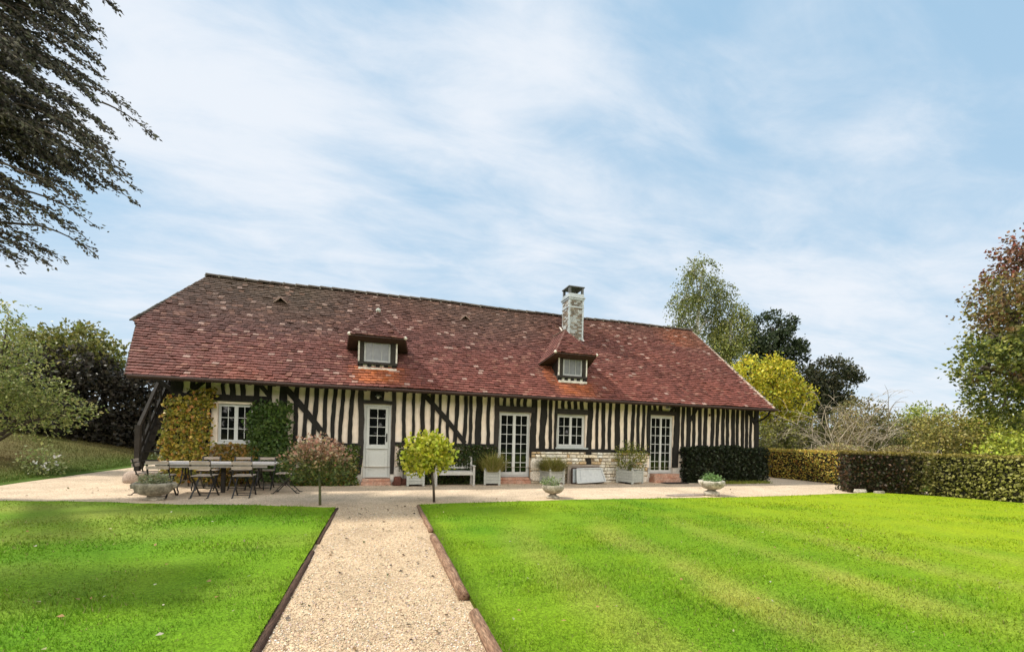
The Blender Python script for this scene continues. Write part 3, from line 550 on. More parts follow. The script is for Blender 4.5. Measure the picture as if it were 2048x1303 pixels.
def tiles(mb, poly, rowh=.110, tw=.15, lift=.034, hintf=None, over=.03, thick=.031, wave=0.):
    """rows of plain tiles on the planar polygon; its first edge is the eave"""
    P = [Vector(p) for p in poly]; e1 = (P[1]-P[0]).normalized(); n = None
    for k in range(2, len(P)):
        n = e1.cross(P[k]-P[0])
        if n.length > .01: break
    n.normalize(); e2 = n.cross(e1).normalized()
    if n.z < 0 and abs(n.z) > .01: n = -n
    if e2.z < 0: e2 = -e2
    Q = [((p-P[0]).dot(e1), (p-P[0]).dot(e2)) for p in P]; vmax = max(q[1] for q in Q); rows = max(1, round(vmax/rowh)); rh = vmax/rows
    for r in range(rows):
        v0 = r*rh; vm = v0+rh*.5; xsx = []
        for (a, b_) in zip(Q, Q[1:]+Q[:1]):
            if (a[1]-vm)*(b_[1]-vm) < 0: xsx.append(a[0]+(b_[0]-a[0])*(vm-a[1])/(b_[1]-a[1]))
        xsx.sort()
        for u0, u1 in zip(xsx[::2], xsx[1::2]):
            u = u0-(tw*.5 if r % 2 else 0)-random.uniform(0, .03)
            while u < u1:
                w = tw*random.uniform(.92, 1.06); a, c = max(u, u0-.01), min(u+w, u1+.01); u += w
                if c-a < .03: continue
                sag = .012*math.sin(a*1.1+r*.35)+.008*math.sin(a*3.1-r); l0 = lift+random.uniform(-.005, .008)+(random.random() < .08)*.014; j = random.uniform(-.012, .012); tilt = random.uniform(-.008, .008)
                ctr = P[0]+e1*((a+c)/2)+e2*vm; wv = n*(wave*(1.6+math.sin(ctr.x*.62+1)+math.sin(ctr.x*1.7+ctr.y*1.1)*.6)); mb.cc = tilecol(ctr, hintf(ctr) if hintf else 0); g = .0035
                lo = [P[0]+e1*(a+g)+e2*(v0+j-over*.3+sag*.5)+n*(l0+tilt), P[0]+e1*(c-g)+e2*(v0+j-over*.3+sag*.5)+n*(l0-tilt)]; hi = [P[0]+e1*(c-g)+e2*(v0+rh+over)+n*.001, P[0]+e1*(a+g)+e2*(v0+rh+over)+n*.001]
                mb.add([lo[0]+wv, lo[1]+wv, hi[0]+wv, hi[1]+wv, lo[0]+wv-n*thick, lo[1]+wv-n*thick], [(0, 1, 2, 3), (4, 5, 1, 0), (0, 3, 4), (1, 5, 2)])
def caps(mb, p0, p1, r=.10, seg=.36, col=(.085, .07, .055), wave=0., flat=.8):
    p0, p1 = Vector(p0), Vector(p1); d = (p1-p0); k = max(2, round(d.length/seg)); d.normalize(); side = d.cross(Vector((0, 0, 1))).normalized(); up = side.cross(d).normalized(); step_ = (p1-p0).length/k
    for i in range(k):
        a = p0+d*step_*i; e = p0+d*step_*(i+1.08); lf = random.uniform(0, .012); kk = random.uniform(.75, 1.3); mb.cc = tuple(q*kk for q in col); vs = []; m = 7; wz = Vector((0, 0, wave*(1.6+math.sin(a.x*.62+1)+math.sin(a.x*1.7+a.y*1.1)*.6)))
        for c, rr in ((a+wz, r*1.12), (e+wz, r*.92)):
            for j in range(m): t = math.pi*j/(m-1); vs.append(c+side*math.cos(t)*rr+up*(math.sin(t)*rr*flat+lf-.02))
        mb.add(vs, [(j, j+1, m+j+1, m+j) for j in range(m-1)]+[tuple(range(m))[::-1], tuple(range(m, 2*m))])
        if r > .08 and random.random() < .75: mb.cc = (.30, .28, .24); mb.bar(a-side*r*1.0+up*.0, a+side*r*1.0+up*.0, .045, .03, up); mb.bar(a-side*r*.6+up*r*flat*.86, a+side*r*.6+up*r*flat*.86, .04, .02, up)
FRONT = [(-5.54, EY, EZ), (13.46, EY, EZ), (12.80, RY, RZ), (-5.22, RY, RZ), (-6.15, 13.57, rz(13.57)), (-6.02, 13.45, rz(13.45)), (-5.80, 12.7, rz(12.7))]
BY = 2*RY-EY; BACK = [(13.46, BY, EZ), (-5.54, BY, EZ), (-6.02, 2*RY-13.45, rz(13.45)), (-6.15, 2*RY-13.57, rz(13.57)), (-5.22, RY, RZ), (12.80, RY, RZ)]
def hint(p):
    h = 0
    for cx, w in ((-.08, .66), (5.85, .62)):
        h = max(h, math.exp(-((p.x-cx)/w)**4)*(1 if 2.80 < p.z < 3.26 else max(0, 1-(2.80-p.z)/.12) if p.z < 2.8 else 0)*.85)
    if 4.95 < p.x < 5.4 and 3.0 < p.z < 3.9: h = max(h, .45)
    if p.x > 10.6 and p.z > 5.2: h = max(h, .30*math.exp(-((p.x-11.6)/.7)**2))
    return h*random.uniform(.5, 1.1)
b = MB(); tiles(b, FRONT, hintf=hint, wave=.014); b2 = MB(); tiles(b2, BACK, .16, .3, wave=.014)
b.v += b2.v; nb_ = len(b.v)-len(b2.v); b.f += [tuple(i+nb_ for i in f_) for f_ in b2.f]; b.c += b2.c
tiles(b, [(-6.15, 2*RY-13.57, rz(13.57)), (-6.15, 13.57, rz(13.57)), (-5.22, RY, RZ)])
tiles(b, [(13.46, EY, EZ), (13.46, BY, EZ), (12.80, RY, RZ)])
roof = part(b, 'roof', M_TILE)
b = MB()                                                             # boarded underside
for poly in (FRONT, BACK):
    P = [Vector(p)+Vector((0, 0, -.018)) for p in poly]; Q = [p+Vector((0, 0, -.07)) for p in P]; k = len(P); b.add(P+Q, [tuple(range(k)), tuple(range(2*k-1, k-1, -1))]+[(i, k+i, k+(i+1) % k, (i+1) % k) for i in range(k)])
b.box(-5.9, -4.86, 13.62, 17.5, 4.09, 4.15); b.box(-5.2, 13.4, 12.1, 19.1, 2.72, 2.74)
part(b, 'roof_boarding', M_EAVE, roof)
b = MB(); caps(b, (-5.25, RY, RZ+.01), (12.85, RY, RZ+.01), wave=.017); part(b, 'ridge_tiles', M_STONE, roof); b = MB(); caps(b, (-5.22, RY, RZ), (-6.2, 13.53, rz(13.57)), .055, .16, (.06, .055, .045)); part(b, 'hip_tiles', M_STONE, roof); b = MB(); caps(b, (-5.22, RY, RZ), (-6.2, 2*RY-13.53, rz(13.57)), .055, .16)
part(b, 'hip_tiles', M_STONE, roof); b = MB(); caps(b, (-6.03, 13.45, rz(13.45)), (-5.56, EY, EZ), .035, .16, (.06, .05, .042)); part(b, 'verge_tiles', M_STONE, roof); b = MB(); caps(b, (13.47, EY, EZ+.01), (12.82, RY, RZ), .085, .19, (.36, .28, .22)); part(b, 'verge_tiles', M_STONE, roof); b = MB(); caps(b, (13.47, BY, EZ+.01), (12.82, RY, RZ), .055, .17, (.34, .27, .22))
part(b, 'verge_tiles', M_STONE, roof)
for x, y in ((-2.98, 14.75), (2.75, 14.82)):
    b = MB(); z = rz(y)+.02; b.cc = (.10, .06, .045); b.add([(x-.17, y-.05, z-.02), (x+.17, y-.05, z-.02), (x, y-.05, z+.13), (x-.16, y+.28, z+.28), (x+.16, y+.28, z+.28)], [(0, 2, 3), (2, 1, 4), (2, 4, 3)])
    b.cc = (.30, .22, .18); b.bar((x-.2, y-.08, z-.03), (x, y-.08, z+.14), .05, .025); b.bar((x+.2, y-.08, z-.03), (x, y-.08, z+.14), .05, .025); part(b, 'roof_vent', M_STONE, roof)
b = MB(); b.box(-5.5, 13.52, 11.925, 11.955, 2.555, 2.65); b.tube([(-5.5, 11.90, 2.61), (13.6, 11.90, 2.61)], .035, 8); part(b, 'eave_board', M_EAVE, roof)
for i in range(34): x = -4.7+i*.54; b = MB(); b.bar((x, 12.6, 2.60+.62*SL*.98), (x, 11.99, 2.575), .07, .09); part(b, 'rafter_tail', M_TIMBER, roof)
b = MB(); b.tube([(13.36, 12.56, 2.22), (13.37, 12.36, 2.27), (13.38, 12.14, 2.40), (13.38, 12.03, 2.58)], .034, 8); part(b, 'eave_bracket', M_TIMBER)
# ---------------- dormers
def dormer(cx, wl, wr, el, er, wx0, wx1, apex, lb, rb, name='dormer'):
    """wl, wr: wall edges; el, er: eave tips; lb, rb: where the swept side eaves meet the main roof"""
    F = 12.50; b = MB(); zt = 4.02
    # timber front: head, posts, sill band
    b.box(wl+.04, wx0-.01, F, F+.12, 3.34, zt); b.box(wx1+.01, wr-.04, F, F+.12, 3.34, zt); b.box(wx0-.01, wx1+.01, F+.002, F+.118, zt-.06, zt); b.box(wl-.01, wr+.01, F-.03, F+.09, 3.33, 3.40)
    for s in (wl, wr): b.add([(s, F, 3.2), (s, F+.9, zt), (s, F, zt)], [(0, 1, 2)]); b.add([(s+.002, F, 3.2), (s+.002, F+.9, zt), (s+.002, F, zt)], [(2, 1, 0)])
    d = part(b, name, M_LINTEL)
    c = MB(); c.box(wl+.01, wr-.01, F-.06, F+.1, 3.175, 3.24); c.box(wl+.02, wr-.02, F+.03, F+.09, 3.24, 3.33); part(c, 'render_band', M_PLINTH, d)
    n = 5; w = (wr-wl-.04)/(2*n-1)
    for i in range(n): c = MB(); c.box(wl+.02+2*i*w, wl+.02+(2*i+1)*w*1.0, F-.0, F+.05, 3.226, 3.332); part(c, 'timber_block', M_TIMBER, d)
    fl = MB()
    for s, t in ((wl-.005, wl+.038), (wr-.038, wr+.005)): fl.box(s, t, F-.012, F+.02, 3.40, zt-.01)
    part(fl, 'flashing', M_PLINTH, d)
    f = MB(); y = F+.04
    for a in ((wx0, wx0+.05, 3.40, 3.96), (wx1-.05, wx1, 3.40, 3.96)): f.box(a[0], a[1], y, y+.05, a[2], a[3])
    f.box(wx0+.05, wx1-.05, y+.001, y+.05, 3.92, 3.96); f.box(wx0+.05, wx1-.05, y-.012, y+.05, 3.40, 3.455)
    for k in (1, 2): xx = wx0+(wx1-wx0)*k/3; f.box(xx-.007, xx+.007, y+.008, y+.03, 3.455, 3.92)
    part(f, 'dormer_window', M_GREYW, d); g = MB(); g.add([(wx0+.05, y+.025, 3.455), (wx1-.05, y+.025, 3.455), (wx1-.05, y+.025, 3.92), (wx0+.05, y+.025, 3.92)], [(0, 1, 2, 3)]); part(g, 'pane', M_NET, d)
    r = MB(); ze = 4.06; L0, R0 = (el, F-.30, ze), (er, F-.30, ze); A = apex; Bk = (A[0], A[1]+1.3, A[2]); tiles(r, [L0, R0, A], .10, .15)
    def quad(p, q, s, t, flip):
        # warped side slope: swept down to the main roof
        p, q, s, t = map(Vector, (p, q, s, t)); rows = 11
        for i in range(rows):
            a0, a1 = p.lerp(s, i/rows), p.lerp(s, (i+1)/rows); b0, b1 = q.lerp(t, i/rows), q.lerp(t, (i+1)/rows); nrm = (b0-a0).cross(a1-a0).normalized(); nrm = nrm if nrm.z > 0 else -nrm; k = max(1, round((b0-a0).length/.16))
            for j in range(k):
                u, v = j/k, (j+1)/k; r.cc = tilecol(a0.lerp(b0, u), 0); vs = [a0.lerp(b0, u)+nrm*.018, a0.lerp(b0, v)+nrm*.018, a1.lerp(b1, v), a1.lerp(b1, u), a0.lerp(b0, u), a0.lerp(b0, v)]; r.add(vs, [(0, 1, 2, 3) if not flip else (3, 2, 1, 0), (4, 5, 1, 0)])
    quad(L0, lb, A, Bk, True); quad(R0, rb, A, Bk, False); dr_ = part(r, 'dormer_roof', M_TILE, d)
    u = MB(); e = Vector((0, 0, -.012)); k = [Vector(L0)+e, Vector(R0)+e, Vector((rb[0], rb[1], rb[2]))+e, Vector((lb[0], lb[1], lb[2]))+e]; q_ = [p+Vector((0, 0, -.025)) for p in k]; u.add(k+q_, [(0, 1, 2, 3), (7, 6, 5, 4)]+[(i, 4+i, 4+(i+1) % 4, (i+1) % 4) for i in range(4)]); part(u, 'soffit', M_EAVE, d)
    h = MB(); caps(h, L0, A, .035, .13, (.17, .10, .08)); caps(h, R0, A, .035, .13, (.17, .10, .08)); caps(h, A, Bk, .06, .3, (.12, .08, .06)); h.cc = (.62, .58, .50)
    for p, s in ((L0, .05), (R0, .05)): h.lathe([(s*.6, -.035), (s*1.1, 0), (s*.7, .045), (.01, .06)], (p[0], p[1]+.02, p[2]), 9)
    if cx < 2: h.cc = (.42, .44, .40); h.lathe([(.04, -.06), (.075, 0), (.06, .05), (.02, .075)], (A[0], A[1]-.02, A[2]+.03), 10)
    part(h, 'hip_tiles', M_STONE, d); return d
dormer(-.1, -.61, .42, -.83, .62, -.46, .24, (-.12, 13.35, 5.02), (-.95, 13.1, 3.82), (.74, 13.1, 3.82))
dormer(5.85, 5.32, 6.31, 5.09, 6.50, 5.49, 6.16, (5.93, 13.45, 5.08), (4.86, 13.1, 3.80), (6.66, 13.1, 3.82))
# ---------------- chimney
b = MB(); X0, X1, Y0, Y1 = 6.46, 7.04, 14.35, 14.93
b.box(X0, X1, Y0, Y1, 4.75, 6.50); ch = part(b, 'chimney', M_CHIM)
k = MB(); cols = ((.15, .115, .085), (.18, .135, .10), (.22, .18, .135), (.13, .11, .09), (.25, .22, .18), (.36, .36, .34))
for face in range(4):
    z = 5.0
    while z < 6.44:
        hh = .066; off = random.uniform(0, .1); a = X0+.035+(random.random() < .5)*.07
        if not (6.16 < z < 6.25):
            while a < X1-.06:
                w = min(random.uniform(.13, .20), X1-.04-a)
                if random.random() < .80 and w > .05:
                    kk = random.uniform(.8, 1.1); k.cc = tuple(q*kk for q in random.choice(cols)); l, r_ = a, a+w-.012
                    if face == 0: k.box(l, r_, Y0-.008, Y0+.002, z, z+hh-.014)
                    elif face == 1: k.box(X0-.008, X0+.002, Y0+(l-X0), Y0+(r_-X0), z, z+hh-.014)
                    elif face == 2: k.box(X1-.002, X1+.008, Y0+(l-X0), Y0+(r_-X0), z, z+hh-.014)
                    else: k.box(l, r_, Y1-.002, Y1+.008, z, z+hh-.014)
                a += w
        z += hh
part(k, 'brickwork', M_STONE, ch)
b = MB()
for z, hgt, o in ((6.185, .035, .022), (6.475, .06, .03), (6.535, .045, .055), (6.58, .12, .012)): b.box(X0-o, X1+o, Y0-o, Y1+o, z, z+hgt)
for xx, yy in ((X0, Y0), (X1-.06, Y0), (X0, Y1-.06), (X1-.06, Y1-.06)): b.box(xx, xx+.06, yy, yy+.06, 4.7 if yy == Y0 else 5.3, 6.476) if False else None
for xx in (X0-.012, X1-.05): b.box(xx, xx+.062, Y0-.014, Y0+.02, 4.76, 6.475)
part(b, 'zinc_bands', M_ZINC, ch)
b = MB()
for xx, yy in ((X0, Y0), (X1-.08, Y0), (X0, Y1-.08), (X1-.08, Y1-.08)): b.box(xx, xx+.08, yy, yy+.08, 6.70, 6.93)
b.box(X0-.03, X1+.03, Y0-.03, Y1+.03, 6.93, 6.965); b.box(X0+.1, X1-.1, Y0+.1, Y1-.1, 6.69, 6.72); part(b, 'chimney_cap', mat('sooty_metal', (.10, .105, .105), .6, .3, 8), ch)
b = MB(); b.bar((6.36, 14.9, 5.56), (6.44, 14.36, 5.02), .05, .03); b.bar((7.07, 14.9, 5.56), (7.07, 14.32, 4.97), .07, .03); part(b, 'flashing', M_PLINTH, ch)

# ------------------------------------------------------------------ outside stair on the left gable
st = empty('outside_staircase', (-5.5, 13.4, 0), 'dark steep wooden outside staircase with newel post against the left gable', 'staircase')
b = MB(); b.bar((-6.03, 13.62, .30), (-6.03, 13.62, 1.50), .11, .11, (0, 1, 0)); b.build('newel_post', M_LINTEL, st)
for x in (-5.96, -5.05): b = MB(); b.bar((x, 13.55, .42), (x, 15.45, 2.86), .07, .26); b.build('stringer', M_TIMBER, st)
for i in range(10): t = (i+.6)/10.5; b = MB(); y = 13.55+1.9*t; z = .42+2.44*t; b.box(-5.93, -5.08, y-.12, y+.12, z, z+.035); b.build('tread', M_TIMBER, st)
b = MB(); b.bar((-6.02, 13.62, 1.46), (-6.02, 15.5, 3.86), .07, .08); b.build('handrail', M_LINTEL, st)
for i in range(6): t = (i+.7)/6.2; y = 13.62+1.85*t; b = MB(); b.bar((-6.0, y, .55+2.4*t), (-6.0, y, 1.44+2.4*t), .035, .035, (0, 1, 0)); b.build('baluster', M_TIMBER, st)
b = MB(); b.bar((-6.02, 13.66, .9), (-6.02, 15.5, 3.2), .05, .07); b.build('middle_rail', M_TIMBER, st)
b = MB(); b.box(-6.1, -4.96, 15.4, 16.5, 2.80, 2.88); b.build('landing', M_TIMBER, st)
for x in (-6.03,): b = MB(); b.bar((x, 16.42, .0), (x, 16.42, 4.1), .13, .13, (0, 1, 0)); b.build('landing_post', M_TIMBER, st)
b = MB(); b.bar((-6.03, 13.70, 3.0), (-5.0, 13.70, 2.2), .1, .1); b.build('brace', M_TIMBER, st)
b = MB(); b.cc = (.34, .27, .22); b.lathe([(.5, -.02), (.52, .1), (.48, .24), (.40, .30), (0, .31)], (-5.75, 13.55, 0), 18, 1.1, .55, lambda a, z: .05*math.sin(a*5)+.03*math.sin(a*9)); tag(b.build('stone_plinth', M_STONE, None, True), 'low rough stone plinth under the foot of the dark staircase', 'plinth')

# ------------------------------------------------------------------ furniture
def bistro_chair():
    t = empty('folding_chair', (0, 0, 0), 'x', 'chair', 'folding garden chairs round the long table')   # faces +Y
    b = MB()
    for i in range(5): y = -.17+i*.078; b.box(-.185, .185, y, y+.06, .445, .463)
    b.build('seat', M_SLAT, t)
    for z in (.625, .725): b = MB(); b.box(-.19, .19, -.255+(.75-z)*.12, -.239+(.75-z)*.12, z-.032, z+.032); b.build('back_slat', M_SLAT, t)
    for x in (-.178, .178): b = MB(); b.bar((x, -.24, .77), (x, -.155, .45), .018, .028, (1, 0, 0)); b.bar((x, -.155, .45), (x, .235, .012), .018, .026, (1, 0, 0)); b.box(x-.01, x+.01, .225, .29, .0, .014); b.build('back_leg', M_IRON, t)
    for x in (-.155, .155): b = MB(); b.bar((x, .185, .44), (x, -.235, .012), .016, .024, (1, 0, 0)); b.box(x-.01, x+.01, -.30, -.225, .0, .014); b.build('front_leg', M_IRON, t)
    for y, z in ((.21, .045), (-.20, .05), (.0, .25)): b = MB(); b.bar((-.175, y, z), (.175, y, z), .012, .012); b.build('stretcher', M_IRON, t)
    b = MB(); b.bar((-.18, .19, .436), (.18, .19, .436), .02, .016); b.bar((-.18, -.17, .436), (.18, -.17, .436), .02, .016); b.build('seat_rail', M_IRON, t)
    return t
ch0 = bistro_chair(); H_ = math.pi/2
CH = [(-4.28, 10.62, .06, 'leftmost near-side folding chair, behind the wide stone bowl, its back to the lawn'),
      (-3.50, 10.56, -.05, 'middle near-side folding chair with its back to the lawn at the long table'),
      (-2.76, 10.54, .04, 'near-side folding chair next to the table end by the pink-leaved tree'),
      (-3.86, 11.86, math.pi+.03, 'far-side folding chair nearest the staircase, back slat showing over the table'),
      (-3.20, 11.86, math.pi-.02, 'far-side folding chair between two others, under the cottage window'),
      (-2.66, 11.84, math.pi+.02, 'far-side folding chair against the green vine'),
      (-4.74, 11.18, -H_+.1, 'folding chair at the table head next to the staircase'),
      (-2.02, 11.05, H_-.05, 'folding chair seen side on at the table end by the pink-leaved tree')]
for i, (x, y, a, lb) in enumerate(CH):
    if i == 0: ch0.location = (x, y, .014); ch0.rotation_euler.z = a; ch0['label'] = lb
    else: copy_thing(ch0, (x, y, .014), a, lb)
t = empty('garden_table', (-3.45, 11.2, 0), 'long weathered grey garden table on curled iron legs', 'table')
b = MB()
for i in range(7): y = 10.80+i*.117; b.box(-4.66, -2.24, y, y+.108, .668, .698)
b.build('tabletop', M_TABLE, t)
b = MB(); b.box(-4.5, -2.4, 10.86, 10.89, .605, .667); b.box(-4.5, -2.4, 11.53, 11.56, .605, .667); b.build('apron', M_TABLE, t)
def scroll(x):
    b = MB()
    for s in (-1, 1):
        p = [(x, 11.2+s*(.02+.30*u), .66-.42*u+.07*math.sin(u*6.28)) for u in [i/10 for i in range(11)]]
        p += [(x, 11.2+s*(.32+.07*math.sin(a)), .17+.07*math.cos(a)) for a in [i*.5 for i in range(1, 7)]]+[(x, 11.2+s*.36, .02)]
        b.tube(p, .014, 6); b.tube([(x, 11.2+s*(.12+.06*math.cos(a)), .38+.06*math.sin(a)) for a in [i*.6 for i in range(9)]], .010, 5)
    b.tube([(x, 10.92, .64), (x, 11.48, .64)], .014, 6); b.tube([(x, 11.2, .66), (x, 11.2, .3)], .016, 6); return b
for x in (-4.08, -2.62): scroll(x).build('leg', M_IRON, t, True)
b = MB(); b.tube([(-4.08, 11.2, .32), (-3.6, 11.2, .46), (-3.1, 11.2, .46), (-2.62, 11.2, .32)], .012, 6); b.build('stretcher', M_IRON, t, True)
b = MB(); b.bar((-3.35, 11.2, .02), (-3.35, 11.2, .667), .075, .075, (0, 1, 0)); b.build('centre_post', M_LINTEL, t)
# bench
t = empty('garden_bench', (2.05, 12.1, 0), 'pale weathered slatted garden bench in front of the dark ivy', 'bench')
for x in (1.52, 2.58):
    b = MB(); b.box(x-.03, x+.03, 11.93, 11.99, .01, .56); b.build('front_leg', M_BENCH, t, bevel=.006)
    b = MB(); b.bar((x, 12.34, .01), (x, 12.37, .45), .06, .06); b.bar((x, 12.37, .44), (x, 12.44, .88), .06, .055); b.build('back_leg', M_BENCH, t)
    b = MB(); b.box(x-.038, x+.038, 11.90, 12.40, .56, .59); b.build('armrest', M_BENCH, t, bevel=.006)
b = MB()
for i in range(6): y = 11.95+i*.068; b.box(1.56, 2.54, y, y+.055, .40, .42)
b.box(1.55, 2.55, 11.935, 11.965, .32, .40); b.build('seat', M_BENCH, t)
b = MB(); b.bar((1.55, 12.435, .84), (2.55, 12.435, .84), .03, .075); b.build('top_rail', M_BENCH, t)
b = MB(); b.bar((1.55, 12.375, .50), (2.55, 12.375, .50), .03, .05); b.build('lower_rail', M_BENCH, t)
for i in range(12): x = 1.62+i*.078; b = MB(); b.bar((x, 12.38, .52), (x, 12.43, .81), .042, .014, (0, 1, 0)); b.build('back_slat', M_BENCH, t)
# planter boxes with their plants
def planter(x, y, w, h, rz, label):
    t = empty('planter_box', (0, 0, 0), label, 'planter', 'square wooden planters along the house'); p = w/2
    for a in (-1, 1):
        for c in (-1, 1): b = MB(); b.box(a*p-.03, a*p+.03, c*p-.03, c*p+.03, .012, h+.02); b.lathe([(.03, 0), (.02, .012), (.03, .03), (.015, .055), (.0, .06)], (a*p, c*p, h+.02), 8); b.build('corner_post', M_PLANTER, t)
    for k in range(4):
        b = MB(); n = 4
        for i in range(n):
            z0 = .06+(h-.06)*i/n; z1 = .06+(h-.06)*(i+1)/n-.006
            if k == 0: b.box(-p+.03, p-.03, -p-.012, -p+.012, z0, z1)
            elif k == 1: b.box(-p+.03, p-.03, p-.012, p+.012, z0, z1)
            elif k == 2: b.box(-p-.012, -p+.012, -p+.03, p-.03, z0, z1)
            else: b.box(p-.012, p+.012, -p+.03, p-.03, z0, z1)
        b.build('side_panel', M_PLANTER, t)
    b = MB(); b.box(-p+.013, p-.013, -p+.013, p-.013, .07, h-.03); b.build('soil', M_SOIL, t); t.location = (x, y, .012); t.rotation_euler.z = rz; return t
planter(.97, 12.2, .42, .40, .0, 'grey wooden planter box between the house door and the bench')
planter(3.18, 12.22, .42, .43, -.22, 'grey wooden planter of feathery grass right of the bench')
planter(5.10, 12.28, .50, .44, .22, 'grey wooden planter of grass in front of the stone base, next to the grey boards')
planter(7.80, 12.22, .56, .44, .42, 'grey wooden planter of leafy shrub left of the right-hand french door')
def tuft(name, label, base, r, h, n, cols, spread=.8):
    root = empty(name, base, label, 'plant'); a = rng.uniform(0, 6.28, n); q = np.sqrt(rng.random(n))*r*.75; hk = 1.12-.62*(q/(r*.75))**2; B = np.stack([base[0]+q*np.cos(a), base[1]+q*np.sin(a), np.full(n, base[2])], 1); a2 = a+rng.normal(0, .7, n); hh = h*hk*rng.uniform(.45, 1.2, n); o = spread*r*rng.uniform(.1, 1, n)
    M1 = B+np.stack([np.cos(a2)*o*.4, np.sin(a2)*o*.4, hh*.6], 1); T = B+np.stack([np.cos(a2)*o, np.sin(a2)*o, hh], 1); w = np.stack([-np.sin(a2), np.cos(a2), 0*a], 1)*.006
    V = np.stack([B-w, B+w, M1+w*.9, M1-w*.9, T+w*.25, T-w*.25], 1).reshape(-1, 3); i = 6*np.arange(n)[:, None]; F = np.concatenate([i+np.array([0, 1, 2, 3]), i+np.array([3, 2, 4, 5])]); C = np.repeat(pal(n, cols), 6, 0)
    link('foliage', np_mesh('foliage', V, F, np.clip(C, .004, 1)), M_LEAF, root); return root
GR = [(.27, .28, .06), (.34, .31, .09), (.18, .21, .045), (.42, .37, .15)]
tuft('grass_plant', 'wispy green grass clump in the planter right of the bench', (3.18, 12.22, .41), .40, .48, 1500, GR, 1.0)
tuft('grass_plant', 'low bushy grass clump in the planter before the stone base', (5.10, 12.28, .42), .46, .38, 1700, GR, 1.0)
plant('potted_shrub', 'airy yellow-green leafy shrub in the planter left of the right-hand french door', 'shrub', (7.80, 12.22, .42), (7.80, 12.2, .86), (.50, .42, .40), 330, .06, [(.22, .24, .03), (.15, .19, .03), (.32, .30, .05), (.10, .13, .025)], k=4, slen=.2, gap=.35, stems=16)
plant('potted_shrub', 'small dark green plant in the planter next to the house door', 'shrub', (.97, 12.2, .38), (.97, 12.2, .52), (.24, .24, .16), 170, .06, [(.08, .12, .025), (.12, .16, .03)], k=2, slen=.12)
# stone urns
def urn(name, label, c, prof, sx, sy, lob, amp, m=M_URN):
    t = empty(name, c, label, 'urn'); k = next(i for i, p in enumerate(prof) if p is None); b = MB(); b.lathe(prof[:k], c, 28, sx*.8, sy*.8, lambda a, z: .03*math.sin(a*4)); b.build('foot', m, t, True)
    b = MB(); b.lathe(prof[k+1:], c, 48, sx, sy, lambda a, z: amp*abs(math.sin(a*lob/2))+.02*math.sin(a*3+z*20)); b.build('bowl', m, t, True); return t
u1 = urn('stone_bowl', 'wide oval stone bowl of silver-green plants on the gravel beside the table', (-4.24, 10.22, .012), [(.22, 0), (.2, .03), (.13, .06), (.12, .10), None, (.10, .09), (.22, .12), (.30, .19), (.33, .27), (.345, .31), (.335, .345), (.30, .345), (.27, .29), (0, .28)], 1.02, .8, 2, .01)
b = MB(); b.lathe([(.02, -.06), (.05, -.04), (.06, .02), (.03, .06)], (-3.90, 10.2, .30), 10); b.lathe([(.02, -.05), (.04, -.04), (.05, .02), (.03, .05)], (-4.58, 10.2, .29), 10); b.build('lug', M_URN, u1, True)
urn('stone_urn', 'small fluted stone urn at the lawn edge in front of the stone base', (3.95, 9.42, .012), [(.20, 0), (.19, .04), (.11, .07), (.09, .11), None, (.08, .10), (.16, .13), (.225, .185), (.25, .245), (.246, .295), (.235, .312), (.21, .308), (.19, .27), (0, .26)], 1, 1, 12, .06)
u3 = urn('stone_urn', 'pale stone urn with lugs on a square foot, before the dark clipped ivy', (8.42, 9.30, .012), [(.24, 0), (.24, .10), (.2, .11), (.13, .14), (.11, .17), None, (.1, .16), (.2, .19), (.28, .25), (.315, .33), (.32, .38), (.30, .395), (.27, .38), (.24, .33), (0, .32)], 1, 1, 10, .04, mat('pale_lichened_stone', (.55, .51, .43), .95, .3, 7, (.22, .20, .15), .6, 22))
b = MB()
for a in (0, 1.57, 3.14, 4.71): b.lathe([(.02, -.05), (.045, -.03), (.05, .03), (.025, .06)], (8.42+.31*math.cos(a), 9.30+.31*math.sin(a), .36), 9)
b.build('lug', u3.children[0].data.materials[0], u3, True)
plant('silver_plant', 'low silvery cushion plants filling the wide stone bowl', 'plant', (-4.24, 10.22, .30), (-4.24, 10.22, .41), (.27, .2, .10), 700, .035, [(.33, .36, .22), (.22, .28, .12), (.42, .42, .28), (.30, .27, .12)], k=2, slen=.05)
plant('silver_plant', 'sprawling silvery seedling in the small fluted urn', 'plant', (3.95, 9.42, .31), (3.88, 9.42, .37), (.19, .15, .08), 110, .045, [(.20, .27, .10), (.14, .20, .07), (.30, .34, .17)], k=3, slen=.10, stems=10)
plant('green_rosette', 'compact fresh green rosette in the pale stone urn', 'plant', (8.42, 9.30, .33), (8.42, 9.30, .43), (.24, .2, .13), 480, .045, [(.16, .28, .08), (.22, .33, .12), (.12, .2, .06)], k=2, slen=.06)
b = MB(); b.lathe([(.5, 0), (.5, .012), (.46, .02), (0, .02)], (7.72, 9.40, .018), 26, 1.15, .34, lambda a, z: .12*math.sin(a*2+1)+.06*math.sin(a*5)); tag(b.build('urn_shadow_patch', M_SHADOW, None), 'dark disc on the gravel standing in for the shadow of the pale urn', 'patch')  # thin dark disc standing in for the cast shadow of the urn
